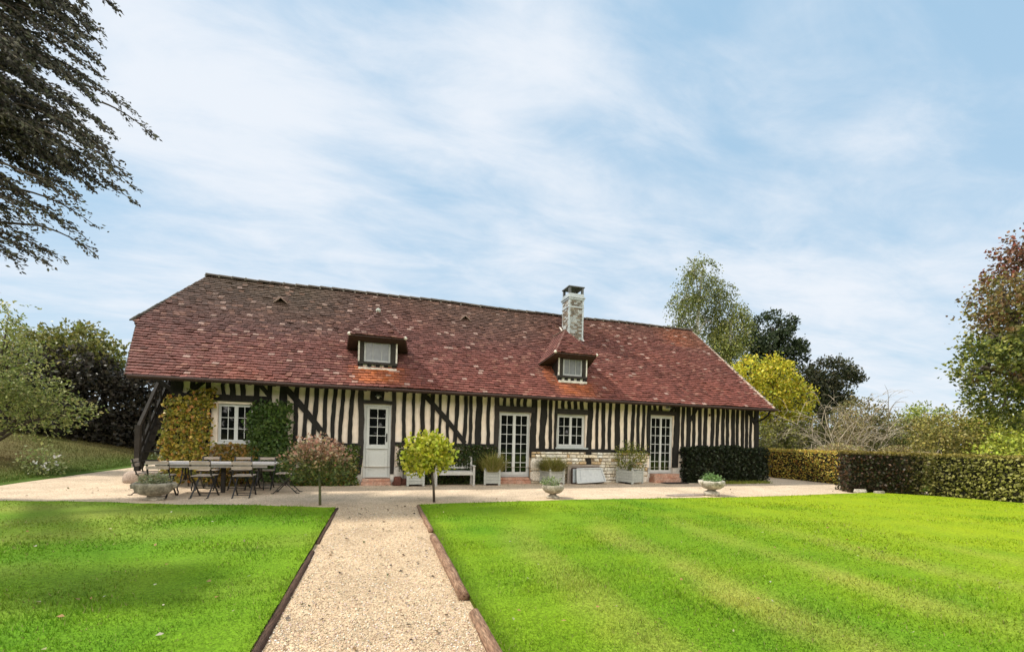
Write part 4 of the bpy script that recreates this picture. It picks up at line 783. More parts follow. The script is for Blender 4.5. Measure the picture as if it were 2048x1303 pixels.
# boards leaning on the stone base
def board(name, label, x0, x1, y0, y1, z0, z1, m, m2, skew=0.):
    t = empty(name, ((x0+x1)/2, y0, 0), label, 'board', None); b = MB(); v = [Vector((x0, y0, z0)), Vector((x1, y0, z0+skew)), Vector((x1-.07, y1, z1+skew*.4)), Vector((x0+.06, y1, z1))]; n = (v[1]-v[0]).cross(v[3]-v[0]).normalized(); n = n if n.y < 0 else -n
    b.add(v+[p-n*.025 for p in v], [(0, 1, 2, 3), (7, 6, 5, 4)]+[(i, 4+i, 4+(i+1) % 4, (i+1) % 4) for i in range(4)]); b.build('panel', m, t)
    for i in range(4): f = MB(); f.bar(v[i]+n*.004, v[(i+1) % 4]+n*.004, .04, .045, n); f.build('frame_rail', m2, t)
    return t
lid = board('leaning_board', 'pale grey framed board leaning in front against the stone base', 5.86, 6.84, 12.08, 12.26, .05, .47, M_LID, M_LID, .05)
b = MB(); b.bar((5.99, 12.062, .075), (6.03, 12.235, .455), .008, .004, (0, -1, .3)); b.build('hinge_groove', M_ZINC, lid)
board('leaning_board', 'dark-edged grey board behind the pale framed one', 5.74, 6.84, 12.20, 12.34, .03, .49, M_ZINC, M_EAVE, .03)
board('leaning_board', 'brown weathered frame leaning rearmost of the boards', 5.66, 6.86, 12.34, 12.46, .02, .56, M_SLAT, M_SLAT, .0)
# bits by the doors
b = MB(); b.cc = (.1, .04, .03)
for (x0, x1, y0, y1, z0, z1) in ((.40, .62, 12.20, 12.45, 0, .25), (.60, .86, 12.26, 12.44, 0, .19), (.36, .45, 12.24, 12.42, 0, .12)): b.box(x0, x1, y0, y1, z0, z1)
tag(b.build('wood_block', M_BROWN, None, bevel=.03), 'rough red-brown timber blocks on the gravel right of the door step', 'block')
b = MB(); b.box(9.02, 9.86, 11.92, 12.26, .012, .032); tag(b.build('doormat', M_MAT, None), 'flat black mat before the right-hand french door', 'doormat')
for i, (x, y, s, lb) in enumerate(((13.62, 9.10, .13, 'whitish stone trough end at the foot of the clipped hedge corner'), (13.98, 8.82, .11, 'mottled red-brown stone lying against the hedge foot'), (13.40, 8.86, .05, 'flat pale stone between lawn and hedge corner'))):
    b = MB(); b.lathe([(s*1.2, 0), (s*1.3, s*.5), (s*1.15, s*1.0), (0, s*1.05)], (x, y, 0), 12, 1.2, .8, lambda a, z: .12*math.sin(a*3+i)+.06*math.sin(a*7)); o = b.build('stone', [MATS['pale_lichened_stone'], M_URN, MATS['pale_lichened_stone']][i], None); tag(o, lb, 'stone')
n = 420; x = rng.uniform(-8.5, 14, n); y = np.where(rng.random(n) < .6, 12.35-np.abs(rng.normal(0, .35, n)), rng.uniform(9.4, 12.3, n)); k = rng.random(n) < .3; x[k] = rng.uniform(-.68, .68, k.sum()); y[k] = rng.uniform(2.6, 9, k.sum())
tag(leaf_obj('leaf_litter', np.stack([x, y, np.full(n, .026)], 1), rng.normal(size=(n, 3))*np.array([1, 1, .15]), rng.uniform(.02, .06, n), pal(n, [(.09, .055, .03), (.16, .10, .05), (.12, .13, .05), (.06, .04, .025)]), None, .35, np.array([0, 0, 3.])), 'small dark dead leaves and crumbs lying on the gravel', 'leaves', kind='stuff')
# path edging logs
def log(pts, r, label, m):
    b = MB(); P = []; R_ = []
    for (x0, y0, z0), (x1, y1, z1) in zip(pts, pts[1:]):
        for i in range(8): t_ = i/8; P.append((x0+(x1-x0)*t_+random.uniform(-.006, .006), y0+(y1-y0)*t_, z0+(z1-z0)*t_+random.uniform(-.004, .004))); R_.append(r*random.uniform(.9, 1.08))
    b.tube(P, R_, 12); return tag(b.build('edging_log', m, None, True), label, 'log', 'round logs edging the gravel path')
log([(.765, 8.66, .02), (.755, 6.0, .03)], .040, 'thin farthest log along the right-hand side of the path', M_LOG)
log([(.745, 5.99, .03), (.735, 3.36, .035)], .052, 'thick red-brown split log in the middle of the right path edge', M_LOG)
log([(.765, 3.38, .012), (.75, .9, .02)], .050, 'nearest right-hand log, set back from the end of the thick one', M_LOG)
log([(-.73, 8.66, .004), (-.73, 5.58, .004)], .030, 'dark sunken log along the far left side of the path', M_LOG2)
log([(-.735, 5.57, .002), (-.74, 1.0, .004)], .042, 'dark log edging the near left side of the path, under overhanging grass', M_LOG2)

# ------------------------------------------------------------------ climbers and hedges on and by the house
def wallvine(name, label, regions, per, leaf, cols, wts=None, y=12.46, th=.14, hue=None, cat='vine'):
    root = empty(name, (sum(r[0]+r[1] for r in regions)/2/len(regions), 12.5, 0), label, cat); Ps = []; b = MB()
    for (x0, x1, z0, z1) in regions:
        n = int(per*(x1-x0)*(z1-z0)); u = rng.random((n, 2)); x = x0+(x1-x0)*u[:, 0]; z = z0+(z1-z0)*u[:, 1]
        e = np.minimum(np.minimum(x-x0, x1-x)/.16, np.minimum(z1-z, 1)/.16); keep = rng.random(n) < np.clip(e+.35+.5*pnoise(x, z, 0, 6, 8), 0, 1); x = x[keep]; z = z[keep]; bul = th*(.55+.45*pnoise(x, z, 3, 2.6, 5))
        Ps.append(np.stack([x+rng.normal(0, .03, len(x)), y-np.abs(bul)*rng.random(len(x))**.5, z+rng.normal(0, .03, len(x))], 1))
        for k in range(max(2, int((x1-x0)*3))):
            sx = x0+(x1-x0)*(k+.5)/max(2, int((x1-x0)*3)); b.tube([(sx, y+.06, .0), (sx+random.uniform(-.1, .1), y+.055, (z0+z1)/2), (sx+random.uniform(-.2, .2), y+.05, z1-.1)], [.016, .012, .006], 5)
    P = np.concatenate(Ps); T = rng.normal(0, .6, P.shape)+np.array([0, -.5, -.6]); C = pal(len(P), cols, wts)
    if hue: C = hue(P, C)
    leaf_obj('foliage', P, T, leaf*rng.uniform(.65, 1.25, len(P)), C, root, .38, np.array([0, -.9, .5])); b.build('stems', M_BARK, root); return root
VIN = [(.42, .31, .045), (.46, .22, .06), (.28, .25, .035), (.55, .38, .11), (.16, .17, .025)]
wallvine('climbing_vine', 'yellow and orange autumn vine on the wall left of the window', [(-5.0, -3.98, .15, 2.22), (-4.5, -3.9, 2.0, 2.45), (-5.08, -4.85, .2, 1.3)], 1100, .10, VIN, [2.6, 1.1, 3.6, 1.0, 3.4])
wallvine('climbing_vine', 'rusty low vine running under the window between the tall vines', [(-3.98, -3.0, .0, 1.06)], 1500, .09, [(.28, .17, .035), (.20, .15, .025), (.13, .13, .022), (.34, .19, .05)])
wallvine('climbing_vine', 'dark green vine covering the wall right of the window', [(-3.16, -2.16, .15, 2.20), (-3.26, -3.05, 1.1, 1.9)], 1500, .10, [(.055, .10, .020), (.075, .13, .022), (.04, .075, .016), (.10, .15, .03)])
wallvine('climbing_vine', 'mixed green and brown ivy at the wall foot left of the door', [(-2.2, -.52, 0, 1.10)], 2200, .085, [(.06, .10, .018), (.085, .12, .02), (.15, .12, .025), (.20, .13, .03)], [3, 3, 1.5, .8], th=.22, cat='ivy')
wallvine('climbing_vine', 'dark ivy on the wall foot behind the bench, a little reddish', [(.48, 3.36, .42, 1.12), (.9, 3.4, 0, .6)], 3200, .075, [(.035, .06, .014), (.05, .08, .016), (.03, .045, .012), (.09, .06, .022), (.07, .10, .02)], [3, 3, 3, 1, 1], th=.16, cat='ivy')
def hedge(name, label, line, h, th, side, per, leaf, cols, wts=None, hue=None, htop=.04, cat='hedge', group=None, bulge=.08, corecol=None):
    """clipped hedge: line is the foot of its visible face, side the direction of its body"""
    root = empty(name, (line[0][0], line[0][1], 0), label, cat, group); Ps = []; Ts = []; b = MB(); side = np.array(side, float)
    for (p, q) in zip(line, line[1:]):
        p = np.array(p, float); q = np.array(q, float); L_ = np.linalg.norm(q-p); d = (q-p)/L_; nn = np.array([d[1], -d[0]]); nn = nn*np.sign(nn @ side); 
        a = p+nn*.10+d*.12; c = q+nn*.10-d*.12; e = c+nn*(th-.2); f_ = a+nn*(th-.2)
        vs = [(*a, 0), (*c, 0), (*e, 0), (*f_, 0), (*a, h-.10), (*c, h-.10), (*e, h-.10), (*f_, h-.10)]; b.add(vs, [(0, 1, 5, 4), (1, 2, 6, 5), (2, 3, 7, 6), (3, 0, 4, 7), (4, 5, 6, 7)])
        for kind, area in (('front', L_*h), ('top', L_*th), ('back', L_*h*.5), ('end', th*h*.6), ('end2', th*h*.6)):
            n = int(per*area); u = rng.random(n); v = rng.random(n); jit = rng.random(n)**1.5*.13
            if kind == 'front': xy = p+d*(u*L_)[:, None]+nn*(jit-bulge*np.sin(v*3)*.5+.03*pnoise(u*L_, v*h, 0, 4, 9))[:, None]; z = v*h; o = -nn
            elif kind == 'back': xy = p+d*(u*L_)[:, None]+nn*(th-jit)[:, None]; z = v*h; o = nn
            elif kind == 'top': xy = p+d*(u*L_)[:, None]+nn*(v*th)[:, None]; z = h-jit*.6+htop*pnoise(xy[:, 0], xy[:, 1], 0, 3, 4)*.6; o = np.zeros(2)
            elif kind == 'end': xy = p+d*jit[:, None]+nn*(u*th)[:, None]; z = v*h; o = -d
            else: xy = q-d*jit[:, None]+nn*(u*th)[:, None]; z = v*h; o = d
            P = np.stack([xy[:, 0], xy[:, 1], z], 1)+rng.normal(0, .015, (n, 3)); Ps.append(P); Ts.append(rng.normal(0, .7, (n, 3))+np.array([o[0]*.4, o[1]*.4, .35 if kind == 'top' else -.2]))
    P = np.concatenate(Ps); T = np.concatenate(Ts); C = pal(len(P), cols, wts)
    if hue: C = hue(P, C)
    b.build('inner_twigs', M_CORE, root); leaf_obj('foliage', P, T, leaf*rng.uniform(.65, 1.3, len(P)), C, root, .34); return root
DK = [(.014, .024, .008), (.020, .032, .010), (.011, .017, .006), (.03, .042, .014), (.10, .125, .07)]  # last, paler tone paints glossy highlights as scattered light leaves
hedge('clipped_ivy', 'very dark clipped ivy hedge against the right end of the house', [(9.98, 12.12), (11.6, 12.02), (13.35, 12.0)], 1.20, .55, (0, 1), 900, .085, DK, [3, 3, 3, 1.5, .55], cat='hedge', htop=.16, bulge=.12)
BEECH = [(.52, .38, .06), (.46, .26, .05), (.58, .49, .11), (.28, .28, .045), (.30, .14, .03)]
hedge('beech_hedge', 'orange-brown clipped beech hedge running back past the house end', [(15.25, 18.5), (15.45, 14), (15.85, 10.6)], 1.17, .9, (1, 0), 700, .065, BEECH, [3, 1.6, 1.8, 2.6, .8], group=None)
def hedge_light_tint(P, C):
    f = np.clip((P[:, 0]-14.5)/1.1, 0, 1)[:, None]; D = np.array([.30, .29, .075])*rng.uniform(.5, 1.5, (len(P), 1)); out_ = C*(1-f)+D*f  # sunlit run and top edge painted lighter, shaded corner kept dark
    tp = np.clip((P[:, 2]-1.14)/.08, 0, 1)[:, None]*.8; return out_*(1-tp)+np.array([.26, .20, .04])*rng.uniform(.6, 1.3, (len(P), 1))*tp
hedge('beech_hedge', 'maroon and green clipped hedge along the right lawn, shade and sun painted into leaf colour', [(13.42, 9.35), (15.0, 8.2), (15.9, 6.6), (17.0, 4.0), (18.2, 1.5)], 1.24, .9, (.8, .5), 700, .08, [(.06, .035, .018), (.035, .03, .014), (.045, .055, .016), (.09, .045, .022)], hue=hedge_light_tint)
# weeds at hedge feet
n = 900; x = rng.uniform(10.6, 13.2, n); y = rng.normal(11.85, .09, n); V, F, C = blades(x, y, np.full(n, .01), np.full(n, .11), lambda a, c: np.tile(np.array([.22, .25, .04]), (len(a), 1)), 1.2)
tag(link('weeds', np_mesh('weeds', V, F, C), M_GRASS), 'yellowish grass weeds along the foot of the dark ivy', 'weeds', kind='stuff')

# ------------------------------------------------------------------ trees
def hue1(P, C):
    f = np.clip((P[:, 2]-.80)/.28+rng.normal(0, .35, len(P)), 0, 1)[:, None]; g = pal(len(P), [(.10, .13, .03), (.16, .17, .04), (.07, .10, .025)]); return g*(1-f)+C*f
tree('standard_tree', 'small round standard tree with pinkish-tan leaves at the left lawn corner', 'tree', (-1.08, 9.13, 0), [(-1.08, 9.13, .0), (-1.09, 9.12, .35), (-1.11, 9.1, .66)], [.026, .022, .02], [((-1.13, 9.1, .90), (.55, .52, .32)), ((-1.40, 9.08, .80), (.33, .4, .24)), ((-.86, 9.1, .80), (.33, .4, .25)), ((-1.12, 9.05, 1.12), (.34, .34, .16))], 900, 5, .065, [(.52, .28, .19), (.60, .38, .26), (.42, .20, .13), (.56, .45, .28)], hue=hue1, slen=.16, inner=.3, gap=.05, bark=M_STEM, limbs=3, out=(0, 0, .2))
tree('standard_tree', 'small round standard tree with bright yellow-green leaves at the right lawn corner', 'tree', (1.14, 9.2, 0), [(1.14, 9.2, .0), (1.12, 9.2, .35), (1.06, 9.2, .75)], [.028, .025, .022], [((.99, 9.2, 1.06), (.50, .46, .34)), ((.80, 9.15, .88), (.29, .3, .24)), ((1.22, 9.2, .97), (.28, .3, .22)), ((1.0, 9.2, 1.24), (.30, .3, .15))], 820, 4, .098, [(.46, .47, .030), (.54, .55, .05), (.34, .40, .03), (.62, .60, .10)], slen=.14, inner=.3, gap=.05, bark=M_BARK, limbs=3, width=.36, out=(0, 0, .15))
BIRCH = [((25.54, 30, 14.94), (1.43, 1.28, 1.6)), ((24.08, 30, 13.26), (1.16, 1.06, 1.33)), ((27.0, 30, 13.7), (1.1, 1.2, 1.5)), ((25.4, 30, 12.74), (1.6, 1.28, 1.26)), ((23.64, 30, 11.38), (1.08, .86, 1.0)), ((26.6, 30, 11.7), (1.0, 1.16, 1.45)), ((27.8, 30, 14.4), (.6, .82, 1.0)), ((24.67, 30, 15.9), (.45, .6, .9)), ((26.0, 30, 16.2), (.5, .6, .8)), ((24.0, 30, 10.0), (1.2, 1, .9))]
BC = [(.14, .17, .045), (.19, .21, .06), (.10, .125, .035), (.24, .25, .085)]
tree('birch_tree', 'tall airy birch with white trunk behind the right end of the roof', 'tree', (25.2, 30, 0), [(25.2, 30, 0), (25.2, 30, 5), (25.18, 30, 10), (25.4, 30, 13), (25.7, 30, 16)], [.26, .22, .17, .10, .03], BIRCH, 82, 12, .17, BC, slen=1.1, droop=1.1, bark=M_BIRCHB, gap=.72, inner=.2, limbs=6, width=.3)
WB = [((27.81, 29, 11.56), (1.0, 1.4, 1.75)), ((28.73, 29, 12.1), (.7, .94, 1.1)), ((27.13, 29, 10.16), (1.08, 1.33, 1.66)), ((28.04, 29, 9.07), (.92, 1.14, 1.42)), ((26.24, 29, 9.34), (.91, .92, 1.15)), ((29.2, 29, 10.8), (.5, .7, 1.0))]
tree('birch_tree', 'shorter weeping birch between the white-trunked birch and the dark oak', 'tree', (27.6, 29, 0), [(27.6, 29, 0), (27.6, 29, 5), (27.7, 29, 9), (27.9, 29, 12)], [.22, .18, .12, .04], WB, 100, 12, .18, [(.20, .22, .05), (.26, .27, .065), (.14, .16, .042)], slen=1.3, droop=1.6, bark=M_BIRCHB, gap=.66, inner=.2, limbs=5, width=.28)
OAK = [((40.07, 36, 13.76), (2.04, 1.63, 1.5)), ((37.87, 36, 12.22), (1.69, 1.36, 1.38)), ((42.22, 36, 12.07), (1.63, 1.31, 1.63)), ((39.46, 36, 11.0), (2.41, 1.93, 1.8)), ((43.33, 36, 11.06), (.99, .97, 1.21)), ((37.13, 36, 10.05), (1.48, 1.18, 1.37)), ((41.5, 36, 9.5), (2, 1.4, 1.4)), ((38.5, 36, 8.3), (2.6, 1.6, 1.4))]
DG = [(.030, .046, .018), (.042, .060, .022), (.022, .034, .015), (.055, .075, .025)]
tree('dark_oak', 'dark green broad tree standing behind the yellow tree and house end', 'tree', (39.6, 36, 0), [(39.6, 36, 0), (39.6, 36, 6), (39.8, 36, 12)], [.45, .38, .12], OAK, 55, 12, .30, DG, slen=.7, gap=.5, inner=.3, limbs=4)
D2 = [((44.53, 33, 8.82), (2.18, 1.74, 1.35)), ((46.7, 33, 8.18), (1.37, 1.1, 1.16)), ((42.49, 33, 7.66), (1.54, 1.23, 1.23)), ((44.6, 33, 6.75), (2.08, 1.66, 1.25)), ((41.11, 33, 8.0), (1.12, .9, 1)), ((45.5, 33, 5.2), (2, 1.5, 1.3)), ((42, 33, 5.4), (2, 1.5, 1.6)), ((38.6, 33, 5.8), (2, 1.5, 2))]
tree('dark_oak', 'lower dark spreading tree right of the tall dark green one', 'tree', (44, 33, 0), [(44, 33, 0), (44, 33, 4), (44.3, 33, 8)], [.4, .33, .1], D2, 60, 12, .27, [(.036, .044, .020), (.05, .056, .024), (.026, .032, .015), (.075, .07, .03)], slen=.7, gap=.45, inner=.3, limbs=4)
YE = [((20.6, 20, 5.5), (1.0, .8, .75)), ((22.74, 20, 5.43), (1.1, .96, .78)), ((22.19, 20, 4.26), (1.43, 1.15, .95)), ((24.0, 20, 4.05), (1.1, .88, .9)), ((23.2, 20, 2.81), (1.57, 1.26, 1.03)), ((22.0, 20, 1.82), (1.3, .9, .9)), ((22.3, 20, 6.2), (.45, .4, .4)), ((20.4, 20, 4.4), (1, .8, .8))]
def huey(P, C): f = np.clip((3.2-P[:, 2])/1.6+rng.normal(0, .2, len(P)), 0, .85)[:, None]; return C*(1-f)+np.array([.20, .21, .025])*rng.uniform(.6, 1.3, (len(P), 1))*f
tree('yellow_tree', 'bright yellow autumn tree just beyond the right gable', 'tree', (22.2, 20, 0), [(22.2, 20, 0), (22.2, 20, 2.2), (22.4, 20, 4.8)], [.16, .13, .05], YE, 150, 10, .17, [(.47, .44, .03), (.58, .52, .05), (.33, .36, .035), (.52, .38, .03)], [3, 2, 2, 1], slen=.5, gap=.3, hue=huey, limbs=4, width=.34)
MA = [((21.98, 9.5, 8.4), (.72, .87, 1.08)), ((20.6, 9.5, 7.15), (.77, .62, .77)), ((19.9, 9.5, 5.86), (.80, .64, .76)), ((21.48, 9.5, 6.2), (1.07, .86, 1.07)), ((19.55, 9.5, 4.6), (.72, .61, .76)), ((21.25, 9.5, 4.6), (1.07, .86, .89)), ((20.72, 9.5, 3.6), (.99, .79, .71)), ((22.48, 9.5, 3.3), (.91, .73, .73)), ((23.56, 9.5, 7.2), (1.12, 1.79, 2.23)), ((23.2, 9.5, 5), (1.3, 1.4, 1.2)), ((25, 9.5, 6), (1.4, 1.4, 2)), ((22.8, 9.5, 9.3), (.6, .6, .8))]
MA = [((c[0]+.40, c[1], c[2]-.35), r) for c, r in MA]
def huem(P, C):
    r = np.clip((P[:, 2]-4.9)/3.2+.95*pnoise(P[:, 0], P[:, 1], P[:, 2]*2.0, 1.5, 12)-.05, 0, 1)[:, None]; d = pal(len(P), [(.26, .075, .05), (.18, .08, .045), (.12, .08, .045), (.28, .15, .07)]); return C*(1-r)+d*r
tree('maple_tree', 'broad maple turning from green to dark red at the right border', 'tree', (23.8, 9.5, 0), [(23.8, 9.5, 0), (23.7, 9.5, 3), (23.5, 9.5, 7)], [.3, .26, .1], MA, 210, 10, .125, [(.13, .16, .03), (.22, .24, .045), (.07, .095, .022), (.28, .28, .06)], hue=huem, slen=.5, gap=.35, inner=.3, limbs=4, width=.36)
def drooping_tree():
    root = empty('copper_beech', (-10.6, 11.6, .45), 'large dark drooping tree overhanging from the left edge', 'tree'); wood = MB(); Ps = []; Ts = []; Cs = []
    trunk = [Vector(p) for p in ((-10.6, 11.6, .3), (-10.5, 11.6, 3.5), (-10.2, 11.6, 7), (-9.7, 11.6, 11), (-9.3, 11.6, 14))]; wood.tube(trunk, [.42, .34, .27, .16, .06], 10)
    def X(u): return -7.11+(u-60)*.00875
    def Z(v): return 9.60-(v-60)*.00937
    edge = [(185, 8, 1), (160, 60, 1), (150, 85, 1), (215, 112, .5), (186, 140, 1), (180, 175, 1), (286, 214, .30), (250, 178, .25), (205, 235, 1), (222, 262, .8), (196, 290, .8), (225, 300, .9), (262, 340, .8), (292, 392, .75), (270, 362, .8), (240, 380, .6), (150, 345, .8), (175, 380, .5), (128, 392, .5), (186, 436, .4), (150, 430, .45), (190, 470, .45), (160, 492, .45), (110, 470, .5), (170, 522, .35), (128, 512, .45), (122, 556, .4), (90, 540, .5), (100, 572, .4), (60, 565, .5), (55, 520, .5), (40, 480, .5), (70, 440, .6), (30, 575, .45)]
    rnd = random.Random(4); br = [(X(u), 11.5+rnd.uniform(-.6, .6), Z(v), d) for u, v, d in edge]
    for i in range(270):                                                          # inner boughs, thickest foliage high on the left
        v = rnd.uniform(-190, 372); lim = np.interp(v, [-190, 0, 130, 200, 260, 345, 372], [170, 165, 172, 160, 178, 205, 215])
        u = rnd.uniform(-190, lim-12); br.append((X(u), 11.5+rnd.uniform(-1.2, 1.4), Z(v), rnd.uniform(.9, 1.4)))
    for i in range(40): v = rnd.uniform(380, 560); u = rnd.uniform(-160, 60); br.append((X(u), 11.5+rnd.uniform(-1.0, 1.0), Z(v), rnd.uniform(.4, .65)))
    for i in range(34): br.append((rnd.uniform(-8.8, -5.7), rnd.uniform(5.35, 6.1), rnd.uniform(5.4, 6.2), 1.1))   # bough towards the viewer, outside the picture
    for (x, y, z, dens) in br:
        tip = Vector((x, y, z)); L_ = rnd.uniform(1.5, 2.5)*(.7 if dens < .5 else 1); near = y < 8
        st_ = tip+Vector((-L_*.88, (1.0 if near else .15*(11.6-y)), L_*rnd.uniform(.32, .52))); mid = st_.lerp(tip, .5)+Vector((0, 0, .16*L_)); pts = []
        for k in range(9): t = k/8; pts.append(st_*(1-t)**2+mid*2*t*(1-t)+tip*t*t)
        wood.tube(pts, [.020*(1-.85*k/8)+.002 for k in range(9)], 5, False)
        if rnd.random() < .35:
            tz = min(max(st_.z-1.0, 2.5), 13); tp = Vector((-10.3, 11.6, tz)); wood.tube([tp, tp.lerp(st_, .5)+Vector((0, 0, .35)), st_], [.07, .045, .02], 6, False)
        nt_ = int(30*dens*L_/2*rnd.uniform(.55, 1.5)+5)
        for q in range(nt_):
            t = 1-.78*rnd.random()**1.15; k = min(7, int(t*8)); p = pts[k].lerp(pts[k+1], t*8-k); d = (pts[k+1]-pts[k]).normalized(); sgn = rnd.choice((-1, 1)); tl = (.52*(1.12-t)+.10)*rnd.uniform(.6, 1.2)
            e = (d+Vector((rnd.uniform(-.25, .25), sgn*rnd.uniform(.1, 1.0), sgn*rnd.uniform(.05, .75)-.10))).normalized(); n = max(4, int(tl*30)); tt = (np.arange(n)+rng.random(n))/n
            P = np.array(p)+np.outer(tt*tl, np.array(e))+np.outer((tt*tl)**2, (0, 0, -.35))+rng.normal(0, .022, (n, 3)); Ps.append(P); Ts.append(np.tile(np.array(e), (n, 1))+rng.normal(0, .45, (n, 3)))
    P = np.concatenate(Ps); T = np.concatenate(Ts); wood.build('trunk', M_BARK, root, True)
    leaf_obj('crown', P, T, rng.uniform(.055, .105, len(P)), pal(len(P), [(.085, .080, .060), (.11, .102, .072), (.065, .060, .048), (.14, .14, .09)]), root, .26); return root
drooping_tree()
LG = [(.055, .062, .028), (.038, .040, .022), (.075, .085, .032), (.03, .03, .018)]
LM = [((-15.2, 25, 3.2), (1.9, 1.4, 1.4)), ((-13.4, 25, 3.3), (1.8, 1.5, 1.55)), ((-12.2, 25.2, 2.9), (1.5, 1.3, 1.5)), ((-10.9, 25.4, 2.8), (1.5, 1.2, 1.6)), ((-16.6, 25, 2.9), (1.5, 1.1, 1.5)), ((-9.5, 25.6, 2.5), (1.4, 1.2, 1.7)), ((-17.8, 24.6, 2.8), (1.5, 1.1, 1.5))]
for i, ((c, r), lb) in enumerate(zip(LM, ('dark bush on the bank below the pale green treetop', 'tallest dark bush in the middle of the bank thicket', 'dark rounded bush right of the tallest in the bank thicket', 'dark bush on the bank next to the house gable', 'dark bush behind the light green branches at the far left', 'dark bush half hidden behind the staircase', 'dark bush leftmost on the bank'))):
    z0 = float(bank(np.array(c[0]), np.array(c[1]))); tree('dark_bush', lb, 'bush', (c[0], c[1], z0), [(c[0], c[1], z0), (c[0], c[1], z0+1.2)], [.12, .06], [(c, r), ((c[0], c[1]-.5, z0+.6), (r[0]*1.05, r[1], .9))], 150, 10, .19, [(.034, .031, .022), (.048, .043, .028), (.028, .025, .020), (.062, .052, .034)], slen=.5, gap=.0, group='dark bushes along the top of the bank', limbs=3)
tree('leafy_tree', 'olive-green treetop rising above the dark bank bushes', 'tree', (-13.4, 27, 1.4), [(-13.4, 27, 1.4), (-13.4, 27, 3.6)], [.16, .1], [((-14.9, 26.4, 4.9), (1.5, 1.2, 1.0)), ((-14.0, 26.2, 5.5), (1.2, 1.1, .75)), ((-13.1, 26, 4.9), (1.0, 1, .7)), ((-14.2, 25.6, 4.3), (1.8, .9, .8)), ((-16.2, 27, 5.0), (1.2, 1, .9)), ((-15.2, 27, 4.0), (2, 1.2, 1)), ((-13.2, 27, 4.1), (1.2, 1.1, .8))], 130, 10, .18, [(.17, .19, .04), (.13, .145, .035), (.23, .22, .06)], slen=.5, gap=.2)
tree('leafy_shrub', 'light green overhanging shrub at the far left of the bank', 'shrub', (-11.3, 17, .75), [(-11.3, 17, .7), (-11.2, 17, 2.2), (-10.9, 17, 4.2)], [.09, .07, .02], [((-10.9, 17, 3.2), (.85, .73, .9)), ((-10.4, 17, 2.65), (.77, .62, .55)), ((-9.75, 17, 2.15), (.75, .62, .36)), ((-10.8, 17, 4.0), (.5, .49, .6)), ((-10.85, 17, 4.75), (.38, .36, .46)), ((-11.6, 17, 2.8), (1, .8, 1)), ((-9.2, 17, 1.85), (.4, .4, .25)), ((-11.0, 17, 2.0), (1.2, .7, .6)), ((-10.2, 17, 1.6), (.8, .6, .4))], 230, 9, .10, [(.26, .31, .08), (.34, .38, .11), (.17, .21, .055), (.44, .44, .17)], slen=.4, droop=.3, out=(.4, 0, 0), gap=.35, width=.26)
# right-hand background bushes beyond the hedge
for nm, lb, cat, base, lobes_, leaf, cols in (
    ('wild_bush', 'olive-brown thicket bush behind the bare branches', 'bush', (24.5, 16.5, 0), [((24.49, 16.5, 3.0), (1.3, .92, .9)), ((24.4, 16.5, 1.9), (1.6, .9, 1))], .13, [(.13, .115, .045), (.18, .15, .06), (.10, .10, .035)]),
    ('wild_bush', 'low olive thicket bush in the gap under the sky', 'bush', (27.2, 16.3, 0), [((26.9, 16.3, 2.3), (1.5, 1.08, .75)), ((28, 16.3, 1.8), (1.4, 1, .8))], .13, [(.15, .14, .045), (.20, .18, .05), (.10, .11, .03)]),
    ('wild_bush', 'small fresh green bush standing above the thicket', 'bush', (31.3, 17.4, 0), [((31.3, 17.4, 3.1), (1.1, 1, .75)), ((30.6, 17.4, 2.2), (1.6, 1.2, .8))], .15, [(.20, .23, .05), (.15, .18, .04), (.27, .29, .07)]),
    ('wild_bush', 'brownish yellow bush behind the middle of the right hedge', 'bush', (22.0, 11.8, 0), [((22.2, 11.8, 1.95), (1.2, .9, .55)), ((23.4, 12, 2.2), (1.2, 1, .7)), ((22.6, 11.8, 1.1), (1.5, .9, .7))], .11, [(.22, .19, .05), (.28, .24, .06), (.15, .13, .04)]),
    ('wild_bush', 'yellow-green bush behind the right hedge under the maple', 'bush', (25.6, 11.3, 0), [((24.9, 11.3, 2.2), (1.4, 1.0, .75)), ((26.6, 11.3, 2.1), (1.4, 1, .85)), ((25.4, 11.2, 1.1), (1.8, 1, .8))], .13, [(.27, .29, .035), (.34, .34, .05), (.20, .22, .03)]),
    ('wild_bush', 'bright lime bush directly behind the right hedge', 'bush', (20.6, 8.6, 0), [((20.4, 8.8, 1.35), (1.1, .7, .45)), ((21.6, 8.4, 1.5), (1.1, .8, .5)), ((21, 8.6, .8), (1.4, .7, .6))], .11, [(.26, .30, .035), (.34, .36, .05), (.18, .21, .03)]),
    ('wild_bush', 'dark undergrowth bush at the corner behind the beech hedge', 'bush', (18.6, 17.5, 0), [((18.2, 17.5, 1.2), (1.6, 1, 1.0)), ((20.6, 18, 1.3), (1.8, 1, 1.2)), ((23.4, 18.6, 1.4), (1.9, 1, 1.3)), ((26, 18.6, 1.4), (1.9, 1, 1.3))], .12, [(.06, .055, .025), (.09, .085, .03), (.16, .16, .03)])):
    tree(nm, lb, cat, base, [base, (base[0], base[1], 1.0)], [.07, .04], lobes_, 190, 10, leaf, [tuple(q*1.45 for q in c_) for c_ in cols], slen=.45, gap=.10, width=.3, limbs=3)
